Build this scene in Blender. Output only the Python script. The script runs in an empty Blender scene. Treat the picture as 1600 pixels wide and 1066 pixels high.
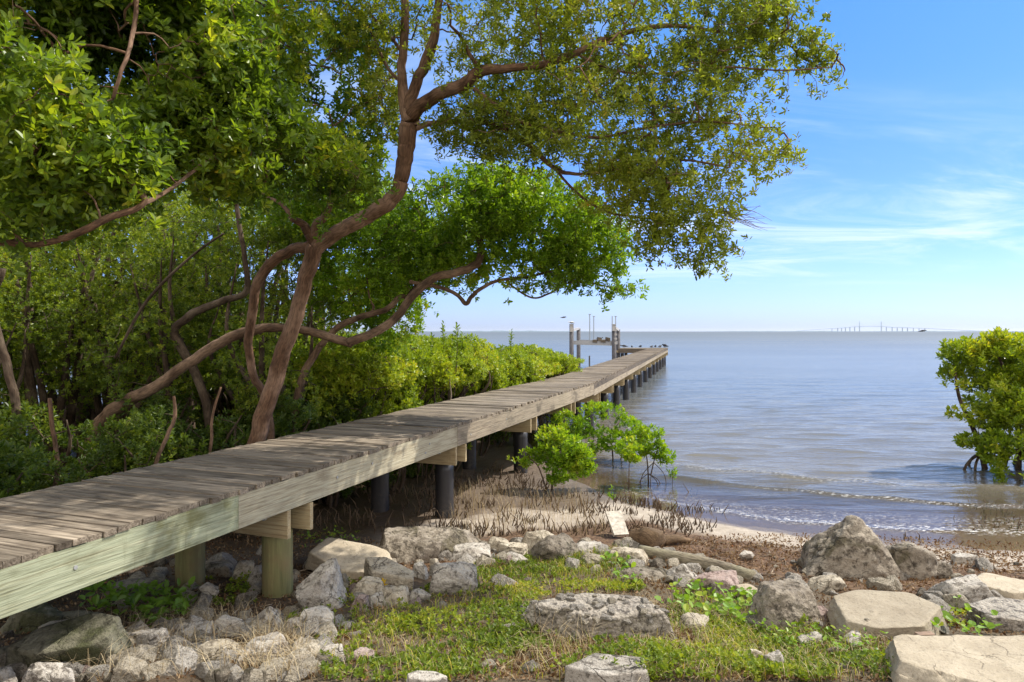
import bpy, math
import numpy as np
from math import radians as R, sin, cos, pi
from mathutils import Vector, Matrix

# ------------------------------------------------------------------ camera, sky, sun, exposure
S = bpy.context.scene
C = S.collection
F = 1067.0            # focal length in photo pixels (photo 1600 wide)
HZ = 518.0            # horizon row
EYE = 2.5             # eye height above the water
cam_d = bpy.data.cameras.new('camera'); cam = bpy.data.objects.new('camera', cam_d); C.objects.link(cam)
cam.location = (0, 0, EYE); cam.rotation_euler = (R(90), 0, 0)
cam_d.sensor_width = 36; cam_d.lens = 36*F/1600; cam_d.shift_y = -15/1600
cam_d.clip_start = 0.05; cam_d.clip_end = 60000
S.camera = cam
SUN_AZ, SUN_EL = 68.0, 51.0        # azimuth from +Y towards +X
w = bpy.data.worlds.new('World'); S.world = w; w.use_nodes = True
nt = w.node_tree; N = nt.nodes; L = nt.links; N.clear()
def nd(tree, t, **k):
    n = tree.nodes.new(t)
    for a, b in k.items(): setattr(n, a, b)
    return n
sky = nd(nt, 'ShaderNodeTexSky', sky_type='NISHITA', sun_disc=False, sun_elevation=R(SUN_EL), sun_rotation=R(SUN_AZ),
         altitude=0, air_density=1.15, dust_density=0.35, ozone_density=3.0)
hs = nd(nt, 'ShaderNodeHueSaturation'); hs.inputs['Saturation'].default_value = 1.22; hs.inputs['Value'].default_value = 1.0
L.new(sky.outputs[0], hs.inputs['Color'])
tc = nd(nt, 'ShaderNodeTexCoord'); sp = nd(nt, 'ShaderNodeSeparateXYZ'); L.new(tc.outputs['Generated'], sp.inputs[0])
def M(tree, op, a, b=None, c=None, clamp=False):
    m = nd(tree, 'ShaderNodeMath', operation=op, use_clamp=clamp)
    for i, v in enumerate((a, b, c)):
        if v is None: continue
        if isinstance(v, (int, float)): m.inputs[i].default_value = v
        else: tree.links.new(v, m.inputs[i])
    return m.outputs[0]
zc = M(nt, 'ADD', M(nt, 'MAXIMUM', sp.outputs[2], 0.0), 0.10)
cx = M(nt, 'DIVIDE', sp.outputs[0], zc); cy = M(nt, 'DIVIDE', sp.outputs[1], zc)
cb = nd(nt, 'ShaderNodeCombineXYZ'); L.new(cx, cb.inputs[0]); L.new(cy, cb.inputs[1])
def wnoise(scale, rough, det, off, dist):
    mp = nd(nt, 'ShaderNodeMapping'); mp.inputs['Location'].default_value = off; mp.inputs['Scale'].default_value = scale
    mp.inputs['Rotation'].default_value = (0, 0, R(-22))
    L.new(cb.outputs[0], mp.inputs[0])
    n = nd(nt, 'ShaderNodeTexNoise'); n.inputs['Scale'].default_value = 1; n.inputs['Detail'].default_value = det
    n.inputs['Roughness'].default_value = rough; n.inputs['Distortion'].default_value = dist
    L.new(mp.outputs[0], n.inputs['Vector']); return n.outputs[0]
n1 = wnoise((0.62, 0.95, 1), .68, 9, (3.1, 2.4, 0), 1.2)
n2 = wnoise((0.22, 0.35, 1), .5, 3, (8.3, 4.2, 0), .3)
def mr(tree, v, a, b, c=0, d=1, smooth=True):
    m = nd(tree, 'ShaderNodeMapRange'); m.interpolation_type = 'SMOOTHSTEP' if smooth else 'LINEAR'
    m.inputs[1].default_value = a; m.inputs[2].default_value = b; m.inputs[3].default_value = c; m.inputs[4].default_value = d
    tree.links.new(v, m.inputs[0]); return m.outputs[0]
cl = M(nt, 'MULTIPLY', mr(nt, n1, .42, .76), mr(nt, n2, .34, .56))
el1 = mr(nt, sp.outputs[2], .03, .12); el2 = mr(nt, sp.outputs[2], .14, .36, 1, .75)
cl = M(nt, 'MULTIPLY', M(nt, 'MULTIPLY', cl, M(nt, 'MULTIPLY', el1, el2)), .85, clamp=True)
er = nd(nt, 'ShaderNodeValToRGB'); L.new(sp.outputs[2], er.inputs[0]); ee = er.color_ramp.elements     # clearer, bluer air low over the sea; zenith brightened as added fill light
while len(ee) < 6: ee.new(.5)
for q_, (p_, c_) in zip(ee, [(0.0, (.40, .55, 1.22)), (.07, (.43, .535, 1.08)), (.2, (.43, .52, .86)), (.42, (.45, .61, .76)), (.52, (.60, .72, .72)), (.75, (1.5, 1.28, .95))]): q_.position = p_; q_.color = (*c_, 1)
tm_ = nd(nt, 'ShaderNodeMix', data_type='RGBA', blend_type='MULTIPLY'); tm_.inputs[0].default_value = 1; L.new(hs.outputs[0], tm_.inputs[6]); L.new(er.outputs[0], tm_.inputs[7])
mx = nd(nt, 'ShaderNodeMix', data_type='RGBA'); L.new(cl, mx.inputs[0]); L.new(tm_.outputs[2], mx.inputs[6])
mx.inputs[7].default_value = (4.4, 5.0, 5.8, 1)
ml = nd(nt, 'ShaderNodeMix', data_type='RGBA'); ml.inputs[7].default_value = (9.5, 8.8, 7.9, 1)       # added unseen white glow behind the viewer, fill for camera-facing sides
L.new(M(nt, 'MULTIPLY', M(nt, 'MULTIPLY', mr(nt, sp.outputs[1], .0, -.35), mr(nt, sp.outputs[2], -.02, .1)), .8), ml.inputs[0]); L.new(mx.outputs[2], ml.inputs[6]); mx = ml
bg = nd(nt, 'ShaderNodeBackground'); bg.inputs[1].default_value = 0.15
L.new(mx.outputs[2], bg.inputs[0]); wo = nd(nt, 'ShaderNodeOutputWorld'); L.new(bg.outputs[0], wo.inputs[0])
sd = bpy.data.lights.new('sun', 'SUN'); sd.energy = 4.1; sd.angle = R(.53); sd.color = (1, .95, .86)
sun = bpy.data.objects.new('sun', sd); C.objects.link(sun)
SV = Vector((sin(R(SUN_AZ))*cos(R(SUN_EL)), cos(R(SUN_AZ))*cos(R(SUN_EL)), sin(R(SUN_EL))))
sun.rotation_euler = SV.to_track_quat('Z', 'Y').to_euler(); sun.location = (20, 10, 30)
S.view_settings.view_transform = 'Standard'; S.view_settings.look = 'None'
S.view_settings.exposure = 0.66; S.view_settings.gamma = 1
S.render.engine = 'CYCLES'; S.cycles.max_bounces = 8; S.cycles.transparent_max_bounces = 12
S.cycles.diffuse_bounces = 4; S.cycles.transmission_bounces = 6; S.cycles.sample_clamp_indirect = 6
S.render.resolution_x = 1024; S.render.resolution_y = 682

rng = np.random.default_rng(7)

# ------------------------------------------------------------------ noise helpers
def _h(ix, iy, iz, s):
    n = (ix.astype(np.int64)*73856093) ^ (iy.astype(np.int64)*19349663) ^ (iz.astype(np.int64)*83492791) ^ (s*2654435761)
    n = n & 0xffffffff; n = ((n >> 13) ^ n)*0x5bd1e995 & 0xffffffff; n = (n >> 15) ^ n; n = n*0x27d4eb2d & 0xffffffff
    return (n & 0xffff)/65535.0
def vn3(p, s=0):
    i = np.floor(p).astype(np.int64); f = p - i; f = f*f*(3-2*f)
    r = 0
    for a in (0, 1):
        for b in (0, 1):
            for c in (0, 1):
                wt = (f[:, 0] if a else 1-f[:, 0])*(f[:, 1] if b else 1-f[:, 1])*(f[:, 2] if c else 1-f[:, 2])
                r = r + wt*_h(i[:, 0]+a, i[:, 1]+b, i[:, 2]+c, s)
    return r*2-1
def fbm3(p, o=4, s=0, g=.5):
    r = 0; a = 1
    for k in range(o): r = r + a*vn3(p*2**k+k*17.3, s+k); a *= g
    return r
def fbm2(x, y, o=4, s=0):
    return fbm3(np.stack([np.ravel(x), np.ravel(y), np.zeros(np.size(x))+.37], 1), o, s).reshape(np.shape(x))
def sst(a, b, x):
    t = np.clip((x-a)/(b-a), 0, 1); return t*t*(3-2*t)

# ------------------------------------------------------------------ terrain shape
SHX = np.array([-30, -10, -2, .2, .6, 1.0, 1.5, 2.0, 2.8, 3.55, 4.9, 6, 8, 12, 40.])
SHY = np.array([26, 21, 18, 16.5, 13.8, 11.6, 10.35, 9.65, 8.98, 8.42, 8.02, 7.85, 7.6, 7.2, 7.0])
PY = np.array([-20, 0, 2, 3.0, 3.9, 4.6, 5.4, 6.5, 7.6, 9, 40.])
PZ = np.array([1.0, .9, .78, .66, .50, .36, .24, .14, .07, .02, .02])
def shore(x): return np.interp(x, SHX, SHY)
def terrain(x, y):
    x = np.asarray(x, float); y = np.asarray(y, float)
    d = y-shore(x)
    land = np.interp(y, PY, PZ)*sst(0.0, -1.6, d)*(1-.25*sst(-2.2, -4.5, x)*(y < 7)) + .02*sst(0, -.5, d)
    sea = -.045*np.clip(d, 0, 1e9)
    z = np.where(d < 0, land, np.maximum(sea, -2.5))
    rough = sst(0.2, -1.2, d)
    return z + rough*((.035-.02*sst(7, 8.5, y))*fbm2(x*1.1, y*1.1, 3, 3) + .018*fbm2(x*5, y*5, 3, 9)) + (1-rough)*.006*fbm2(x*2, y*2, 2, 5)
def P(px, py, Y):                     # a photo pixel carried out to distance Y
    return np.array([(px-800)*Y/F, Y, EYE+(HZ-py)*Y/F])
def G(px, py):                        # where the sight line meets the terrain
    Y = np.linspace(2.0, 60, 4000); X = (px-800)*Y/F; Z = EYE+(HZ-py)*Y/F
    t = terrain(X, Y); k = int(np.argmax(Z <= t)); return np.array([X[k], Y[k], t[k]])
def topx(x, y, z): return 800+F*x/y, HZ+F*(EYE-z)/y
def tz(x, y): return float(terrain(np.array([x]), np.array([y]))[0])
def inpoly(px, py, poly):
    r = np.zeros(px.shape, bool); n = len(poly)
    for i in range(n):
        x1, y1 = poly[i]; x2, y2 = poly[(i+1) % n]
        c = ((y1 > py) != (y2 > py)) & (px < (x2-x1)*(py-y1)/((y2-y1)+1e-9)+x1); r ^= c
    return r

# ------------------------------------------------------------------ object helpers
def mesh_np(name, V, Fc, tint=None, attrs=None, smooth=False):
    me = bpy.data.meshes.new(name); V = np.asarray(V, np.float32); Fc = np.asarray(Fc, np.int32); k = Fc.shape[1]
    me.vertices.add(len(V)); me.vertices.foreach_set('co', V.ravel())
    me.loops.add(Fc.size); me.loops.foreach_set('vertex_index', Fc.ravel())
    me.polygons.add(len(Fc)); me.polygons.foreach_set('loop_start', np.arange(0, Fc.size, k, dtype=np.int32))
    me.polygons.foreach_set('use_smooth', np.full(len(Fc), smooth))
    me.update(calc_edges=True)
    if tint is not None:
        a = me.attributes.new('tint', 'FLOAT', 'FACE'); a.data.foreach_set('value', np.asarray(tint, np.float32))
    for nm, (arr, dim) in (attrs or {}).items():
        if dim == 1: a = me.attributes.new(nm, 'FLOAT', 'POINT'); a.data.foreach_set('value', np.asarray(arr, np.float32).ravel())
        else: a = me.attributes.new(nm, 'FLOAT_VECTOR', 'POINT'); a.data.foreach_set('vector', np.asarray(arr, np.float32).ravel())
    return me
def link(name, me, mat=None, parent=None, loc=None):
    o = bpy.data.objects.new(name, me); C.objects.link(o)
    if mat is not None and me is not None and not me.materials: me.materials.append(mat)
    if parent is not None: o.parent = parent
    if loc is not None: o.location = loc
    return o
def tag(o, label=None, cat=None, group=None, kind=None):
    if label: o['label'] = label
    if cat: o['category'] = cat
    if group: o['group'] = group
    if kind: o['kind'] = kind
    return o
def empty(name, loc, label, cat, group=None, rz=0):
    o = bpy.data.objects.new(name, None); C.objects.link(o); o.location = loc; o.rotation_euler = (0, 0, rz); o.empty_display_size = .2
    return tag(o, label, cat, group)
def copy_tree(o, parent=None):
    c = o.copy(); C.objects.link(c); c.parent = parent
    for ch in [x for x in bpy.data.objects if x.parent == o]: copy_tree(ch, c)
    return c

class MB:                             # gathers quads / tubes / boards into one mesh
    def __init__(s): s.V = []; s.Fq = []; s.g = []; s.t = []; s.n = 0
    def add(s, V, Fq, g=None, t=.5):
        V = np.asarray(V, float); Fq = np.asarray(Fq, int); s.V.append(V); s.Fq.append(Fq+s.n); s.n += len(V)
        s.g.append(V.copy() if g is None else np.asarray(g, float)); s.t.append(np.full(len(Fq), t))
    def board(s, c, ax, ay, az, l, wd, th, off=None, t=None, wob=0):
        ax, ay, az = [np.asarray(a, float)/np.linalg.norm(a) for a in (ax, ay, az)]
        u = np.array([[i, j, k] for i in (-1, 1) for j in (-1, 1) for k in (-1, 1)], float)*np.array([l, wd, th])/2
        if wob: u = u+rng.uniform(-wob, wob, u.shape)
        V = np.asarray(c)+u[:, :1]*ax+u[:, 1:2]*ay+u[:, 2:]*az
        q = [(0, 1, 3, 2), (4, 6, 7, 5), (0, 4, 5, 1), (2, 3, 7, 6), (0, 2, 6, 4), (1, 5, 7, 3)]
        o = rng.uniform(-50, 50, 3) if off is None else off
        s.add(V, q, u+o, rng.random() if t is None else t)
    def tube(s, pts, rad, k=8, cap=True, t=.5, rough=0, seed=0):
        pts = np.asarray(pts, float); n = len(pts); rad = np.broadcast_to(np.asarray(rad, float), (n,))
        T = np.gradient(pts, axis=0); T /= np.linalg.norm(T, axis=1)[:, None]+1e-12
        up = np.array([0, 0, 1.]) if abs(T[0, 2]) < .9 else np.array([1., 0, 0])
        a = np.cross(T[0], up); a /= np.linalg.norm(a); A = [a]
        for i in range(1, n):
            a = a-T[i]*np.dot(a, T[i]); a /= np.linalg.norm(a)+1e-12; A.append(a)
        A = np.array(A); B = np.cross(T, A); ph = np.arange(k)*2*pi/k
        r = rad[:, None]*np.ones(k)
        ln = np.concatenate([[0], np.cumsum(np.linalg.norm(np.diff(pts, axis=0), axis=1))])
        if rough:
            q = np.stack([np.repeat(ln, k)*2.2, np.tile(np.cos(ph)*1.6, n), np.tile(np.sin(ph)*1.6, n)], 1)
            r = r*(1+rough*fbm3(q, 3, seed).reshape(n, k))
        V = pts[:, None]+r[:, :, None]*(A[:, None]*np.cos(ph)[None, :, None]+B[:, None]*np.sin(ph)[None, :, None])
        g = np.stack([np.repeat(ln, k), np.tile(np.cos(ph), n)*np.repeat(rad, k), np.tile(np.sin(ph), n)*np.repeat(rad, k)], 1)+seed*1.7
        i = np.arange(n-1)[:, None]*k; j = np.arange(k)[None]; j2 = (j+1) % k
        Q = np.stack([i+j, i+j2, i+k+j2, i+k+j], -1).reshape(-1, 4)
        V = V.reshape(-1, 3)
        if cap:
            for e, c in ((0, pts[0]), (n-1, pts[-1])):
                m = len(V); V = np.vstack([V, c[None]]); g = np.vstack([g, g[e*k][None]])
                idx = e*k+np.arange(0, k, 2)
                Q = np.vstack([Q, [[m, e*k+x, e*k+(x+1) % k, e*k+(x+2) % k][::(1 if e else -1)] for x in range(0, k-k % 2, 2)]])
        s.add(V, Q, g, t)
    def mesh(s, name, loc=(0, 0, 0), smooth=False):
        V = np.vstack(s.V)-np.asarray(loc); 
        return mesh_np(name, V, np.vstack(s.Fq), np.concatenate(s.t), {'gco': (np.vstack(s.g), 3)}, smooth)
    def build(s, name, mat, parent=None, loc=(0, 0, 0), smooth=False, place=False):
        o = link(name, s.mesh(name, loc, smooth), mat, parent)
        if place: o.location = loc
        return o
def spline(P0, n=8):
    P0 = np.asarray(P0, float); m = len(P0)
    if m < 3:
        t = np.linspace(0, 1, n)[:, None]; return P0[0]*(1-t)+P0[-1]*t
    Q = np.vstack([2*P0[0]-P0[1], P0, 2*P0[-1]-P0[-2]]); out = []
    for i in range(1, m):
        t = np.linspace(0, 1, n, endpoint=False)[:, None]; a, b, c, d = Q[i-1], Q[i], Q[i+1], Q[i+2]
        out.append(.5*((2*b)+(-a+c)*t+(2*a-5*b+4*c-d)*t*t+(-a+3*b-3*c+d)*t**3))
    return np.vstack(out+[P0[-1:]])

# ------------------------------------------------------------------ leaves
def leaves(Cn, A, k, Ln, Wd, r, th=(30, 85), cup=.12, lo=.7, hi=1.15, stack=.8, ctint=None):
    n = len(Cn); A = A/(np.linalg.norm(A, axis=1)[:, None]+1e-9)
    ref = np.where(np.abs(A[:, 2:3]) < .9, np.array([[0, 0, 1.]]), np.array([[1., 0, 0]]))
    U = np.cross(A, ref); U /= np.linalg.norm(U, axis=1)[:, None]; Vv = np.cross(A, U)
    i = np.arange(k)[None]; ph = 2.399963*i+r.uniform(0, 6.28, (n, 1))+r.uniform(-.3, .3, (n, k))
    fr = (i+.5)/k+r.uniform(-.12, .12, (n, k)); tt = np.radians(th[0]+(th[1]-th[0])*np.clip(fr, 0, 1))
    ct, st = np.cos(tt)[..., None], np.sin(tt)[..., None]
    rad = np.cos(ph)[..., None]*U[:, None]+np.sin(ph)[..., None]*Vv[:, None]
    D = ct*A[:, None]+st*rad; Nn = st*A[:, None]-ct*rad
    Nn = Nn+r.normal(0, .28, Nn.shape); Nn -= D*np.sum(Nn*D, -1, keepdims=True); Nn /= np.linalg.norm(Nn, axis=-1, keepdims=True)
    Sd = np.cross(D, Nn); ll = (Ln*r.uniform(lo, hi, (n, k)))[..., None]; ww = ll*(Wd/Ln)*r.uniform(.85, 1.15, (n, k))[..., None]
    B = Cn[:, None]-A[:, None]*(fr*stack*Ln)[..., None]
    cu = ll*cup*r.uniform(-.5, 1.5, (n, k))[..., None]; fold = ww*.16
    v = np.stack([B+D*ll*.06, B+D*ll*.42+Sd*ww*.5+Nn*(fold+cu*.3), B+D*ll*.82+Sd*ww*.38+Nn*(fold*.7-cu*.2), B+D*ll-Nn*cu,
                  B+D*ll*.82-Sd*ww*.38+Nn*(fold*.7-cu*.2), B+D*ll*.42-Sd*ww*.5+Nn*(fold+cu*.3)], 2).reshape(-1, 3)
    m = n*k; b = np.arange(m)[:, None]*6
    Q = np.stack([b+[0, 1, 2, 3], b+[0, 3, 4, 5]], 1).reshape(-1, 4)
    ctt = r.random((n, 1)) if ctint is None else ctint[:, None]
    t = np.clip(ctt*.55+r.random((n, k))*.45, 0, 1).ravel()
    return v, Q, np.repeat(t, 2)
def blades(Bs, h, wd, lean, r):        # grass blades and thin stalks
    n = len(Bs); a = r.uniform(0, 2*pi, n); d = np.stack([np.cos(a), np.sin(a), np.zeros(n)], 1); s = np.stack([-np.sin(a), np.cos(a), np.zeros(n)], 1)
    hh = h*r.uniform(.5, 1.2, n)[:, None]; ln = lean*r.uniform(.2, 1.2, n)[:, None]; z = np.array([[0, 0, 1.]])
    w_ = wd*r.uniform(.6, 1.2, n)[:, None]
    v = np.stack([Bs-s*w_, Bs+s*w_, Bs+z*hh*.55+d*hh*ln*.35+s*w_*.8, Bs+z*hh*.55+d*hh*ln*.35-s*w_*.8,
                  Bs+z*hh*(1-.3*ln)+d*hh*ln+s*w_*.15, Bs+z*hh*(1-.3*ln)+d*hh*ln-s*w_*.15], 1).reshape(-1, 3)
    b = np.arange(n)[:, None]*6
    return v, np.stack([b+[0, 1, 2, 3], b+[3, 2, 4, 5]], 1).reshape(-1, 4), np.repeat(r.random(n), 2)
POW = [.8]
def blob_pts(blobs, n, r, shell=.35, noise=.9, cut=-.15, seed=0):
    bl = np.array([list(P(b[0], b[1], b[2]))+[b[3]*b[2]/F, b[5], b[4]*b[2]/F] for b in blobs], float)
    return ell_pts(bl, n, r, shell, noise, cut, seed)
def ell_pts(bl, n, r, shell=.35, noise=.9, cut=-.15, seed=0):
    vol = bl[:, 3]*bl[:, 4]*bl[:, 5]; vol = vol**POW[0]; out = []; tot = 0
    while tot < n:
        m = n*2; j = r.choice(len(bl), m, p=vol/vol.sum()); d = r.normal(size=(m, 3)); d /= np.linalg.norm(d, axis=1)[:, None]
        rr = (shell+(1-shell)*r.random(m))**.6
        p = bl[j, :3]+d*rr[:, None]*bl[j, 3:]
        if noise: p = p[fbm3(p*noise, 3, seed) > cut]
        out.append(p); tot += len(p)
    return np.vstack(out)[:n]
def grow(mb, nodes, rads, targets, r, r1, ratio=.55, bend=.18, segs=4, k=4, maxl=3.0, up=.0):
    """join every target to the nearest node of the branch skeleton with a bent twig"""
    nodes = list(nodes); rads = list(rads); ends = []; dirs = []
    Tn = np.asarray(targets); arr = np.array(nodes); dd = np.array([np.min(np.sum((arr-t)**2, 1)) for t in Tn]); order = np.argsort(dd)
    cap = len(nodes)+len(Tn)*segs; buf = np.zeros((cap, 3)); buf[:len(nodes)] = arr; cnt = len(nodes)
    for ti in order:
        t = Tn[ti]; d2 = np.sum((buf[:cnt]-t)**2, 1); i = int(np.argmin(d2)); p0 = buf[i].copy(); l = math.sqrt(d2[i])
        if l > maxl or l < .02: continue
        ra = max(min(rads[i]*ratio, r1*1.5+l*.012), r1)
        s = np.linspace(0, 1, segs+1)[:, None]; j = r.normal(0, bend*l, 3); 
        pts = p0*(1-s)+t*s+j*(s*(1-s)*2)+np.array([0, 0, up*l])*s*(1-s)*4
        pts[1:-1] += r.normal(0, .03*l, (segs-1, 3))
        mb.tube(pts, np.linspace(ra, r1*.7, segs+1), k=k, cap=False, seed=int(ti) % 97)
        for q in range(1, segs+1):
            buf[cnt] = pts[q]; rads.append(ra+(r1-ra)*q/segs); cnt += 1
        ends.append(pts[-1]); dirs.append(pts[-1]-pts[-2])
    return buf[:cnt], rads, np.array(ends), np.array(dirs)

# ------------------------------------------------------------------ materials
def mat(name):
    m = bpy.data.materials.new(name); m.use_nodes = True; t = m.node_tree; t.nodes.clear()
    return m, t
def ramp(t, fac, stops):
    n = nd(t, 'ShaderNodeValToRGB'); e = n.color_ramp.elements
    while len(e) < len(stops): e.new(.5)
    for q, (p, c) in zip(e, stops): q.position = p; q.color = (*c, 1)
    t.links.new(fac, n.inputs[0]); return n.outputs[0]
def tnoise(t, vec, scale, det=4, rough=.55, dist=0, mscale=None):
    if mscale is not None:
        mp = nd(t, 'ShaderNodeMapping'); mp.inputs['Scale'].default_value = mscale; t.links.new(vec, mp.inputs[0]); vec = mp.outputs[0]
    n = nd(t, 'ShaderNodeTexNoise'); n.inputs['Scale'].default_value = scale; n.inputs['Detail'].default_value = det
    n.inputs['Roughness'].default_value = rough; n.inputs['Distortion'].default_value = dist; t.links.new(vec, n.inputs['Vector']); return n.outputs[0]
def attr(t, nm, o='Fac'):
    a = nd(t, 'ShaderNodeAttribute', attribute_name=nm); return a.outputs[o]
def mixc(t, f, a, b, bt='MIX'):
    n = nd(t, 'ShaderNodeMix', data_type='RGBA', blend_type=bt)
    for s_, v in ((0, f), (6, a), (7, b)):
        if isinstance(v, (int, float)): n.inputs[s_].default_value = v
        elif isinstance(v, tuple): n.inputs[s_].default_value = (*v, 1)
        else: t.links.new(v, n.inputs[s_])
    return n.outputs[2]
def out(t, sh): o = nd(t, 'ShaderNodeOutputMaterial'); t.links.new(sh, o.inputs[0]); return o
def bsdf(t, col, rough=.6, spec=.4, bump=None, bstr=.5, bdist=.01):
    b = nd(t, 'ShaderNodeBsdfPrincipled')
    if isinstance(col, tuple): b.inputs['Base Color'].default_value = (*col, 1)
    else: t.links.new(col, b.inputs['Base Color'])
    if isinstance(rough, (int, float)): b.inputs['Roughness'].default_value = rough
    else: t.links.new(rough, b.inputs['Roughness'])
    b.inputs['Specular IOR Level'].default_value = spec
    if bump is not None:
        bp = nd(t, 'ShaderNodeBump'); bp.inputs['Strength'].default_value = bstr; bp.inputs['Distance'].default_value = bdist
        t.links.new(bump, bp.inputs['Height']); t.links.new(bp.outputs[0], b.inputs['Normal'])
    return b.outputs[0]
def leafmat(name, stops, transl=.42, rough=.42, spec=.35, tcol=(1.6, 1.5, .5)):
    m, t = mat(name); col = ramp(t, attr(t, 'tint'), stops)
    b = bsdf(t, col, rough, spec); tr = nd(t, 'ShaderNodeBsdfTranslucent'); t.links.new(mixc(t, 1.0, col, tcol, 'MULTIPLY'), tr.inputs[0])
    x = nd(t, 'ShaderNodeMixShader'); x.inputs[0].default_value = transl; t.links.new(b, x.inputs[1]); t.links.new(tr.outputs[0], x.inputs[2])
    out(t, x.outputs[0]); return m
def barkmat(name, c1, c2, c3, sc=1):
    m, t = mat(name); g = attr(t, 'gco', 'Vector')
    a = tnoise(t, g, 9*sc, 6, .65, .5, (.45, 1.6, 1.6)); b = tnoise(t, g, 3*sc, 3, .5); f = tnoise(t, g, 45*sc, 4, .6, 0, (.35, 1.5, 1.5))
    col = mixc(t, mr(t, b, .42, .66), ramp(t, a, [(.3, c1), (.62, c2)]), c3); col = mixc(t, mr(t, f, .35, .6, .45, 0), col, (.01, .008, .006))
    out(t, bsdf(t, col, .85, .2, M(t, 'ADD', a, M(t, 'MULTIPLY', f, .6)), .9, .012)); return m
def woodmat(name, c1, c2, c3, dark, moss=None, mossy=0, vary=.35):
    m, t = mat(name); g = attr(t, 'gco', 'Vector'); ti = attr(t, 'tint')
    a = tnoise(t, g, 6, 6, .6, 1.2, (.28, 6, 6)); b = tnoise(t, g, 2.2, 4, .6, .3, (.8, 2, 2)); f = tnoise(t, g, 40, 3, .6, 0, (.08, 2.2, 2.2))
    col = ramp(t, a, [(.28, c1), (.5, c2), (.72, c3)])
    col = mixc(t, mr(t, b, .50, .72, 0, .7), col, dark); col = mixc(t, mr(t, f, .32, .55, .5, 0), col, dark)
    kv = nd(t, 'ShaderNodeTexVoronoi'); kv.inputs['Scale'].default_value = 2.3; mp_ = nd(t, 'ShaderNodeMapping'); mp_.inputs['Scale'].default_value = (.7, 1.5, .02); t.links.new(g, mp_.inputs[0]); t.links.new(mp_.outputs[0], kv.inputs['Vector'])
    col = mixc(t, mr(t, kv.outputs['Distance'], .018, .05, .8, 0), col, tuple(x*.7 for x in dark)); rs_ = tnoise(t, g, 1.3, 4, .7, 0, (4.5, .6, .6)); col = mixc(t, mr(t, rs_, .60, .74, 0, .45), col, dark)
    v = mr(t, ti, 0, 1, 1-vary, 1+vary*.4, False); hv = nd(t, 'ShaderNodeHueSaturation'); t.links.new(col, hv.inputs['Color']); t.links.new(v, hv.inputs['Value'])
    col = hv.outputs[0]
    if moss:
        oc = nd(t, 'ShaderNodeTexCoord').outputs['Object']; mz = tnoise(t, oc, 1.6, 5, .7)
        col = mixc(t, mr(t, mz, .62-mossy, .80-mossy, 0, .75), col, moss)
    out(t, bsdf(t, col, .82, .2, M(t, 'ADD', a, f), .8, .006)); return m
def plainmat(name, c, rough=.6, spec=.4, n=.25, sc=6):
    m, t = mat(name); oc = nd(t, 'ShaderNodeTexCoord').outputs['Object']; a = tnoise(t, oc, sc, 5, .6)
    d = tuple(x*(1-n) for x in c); l = tuple(min(1, x*(1+n)) for x in c)
    out(t, bsdf(t, ramp(t, a, [(.3, d), (.7, l)]), rough, spec, a, .3, .004)); return m
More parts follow.
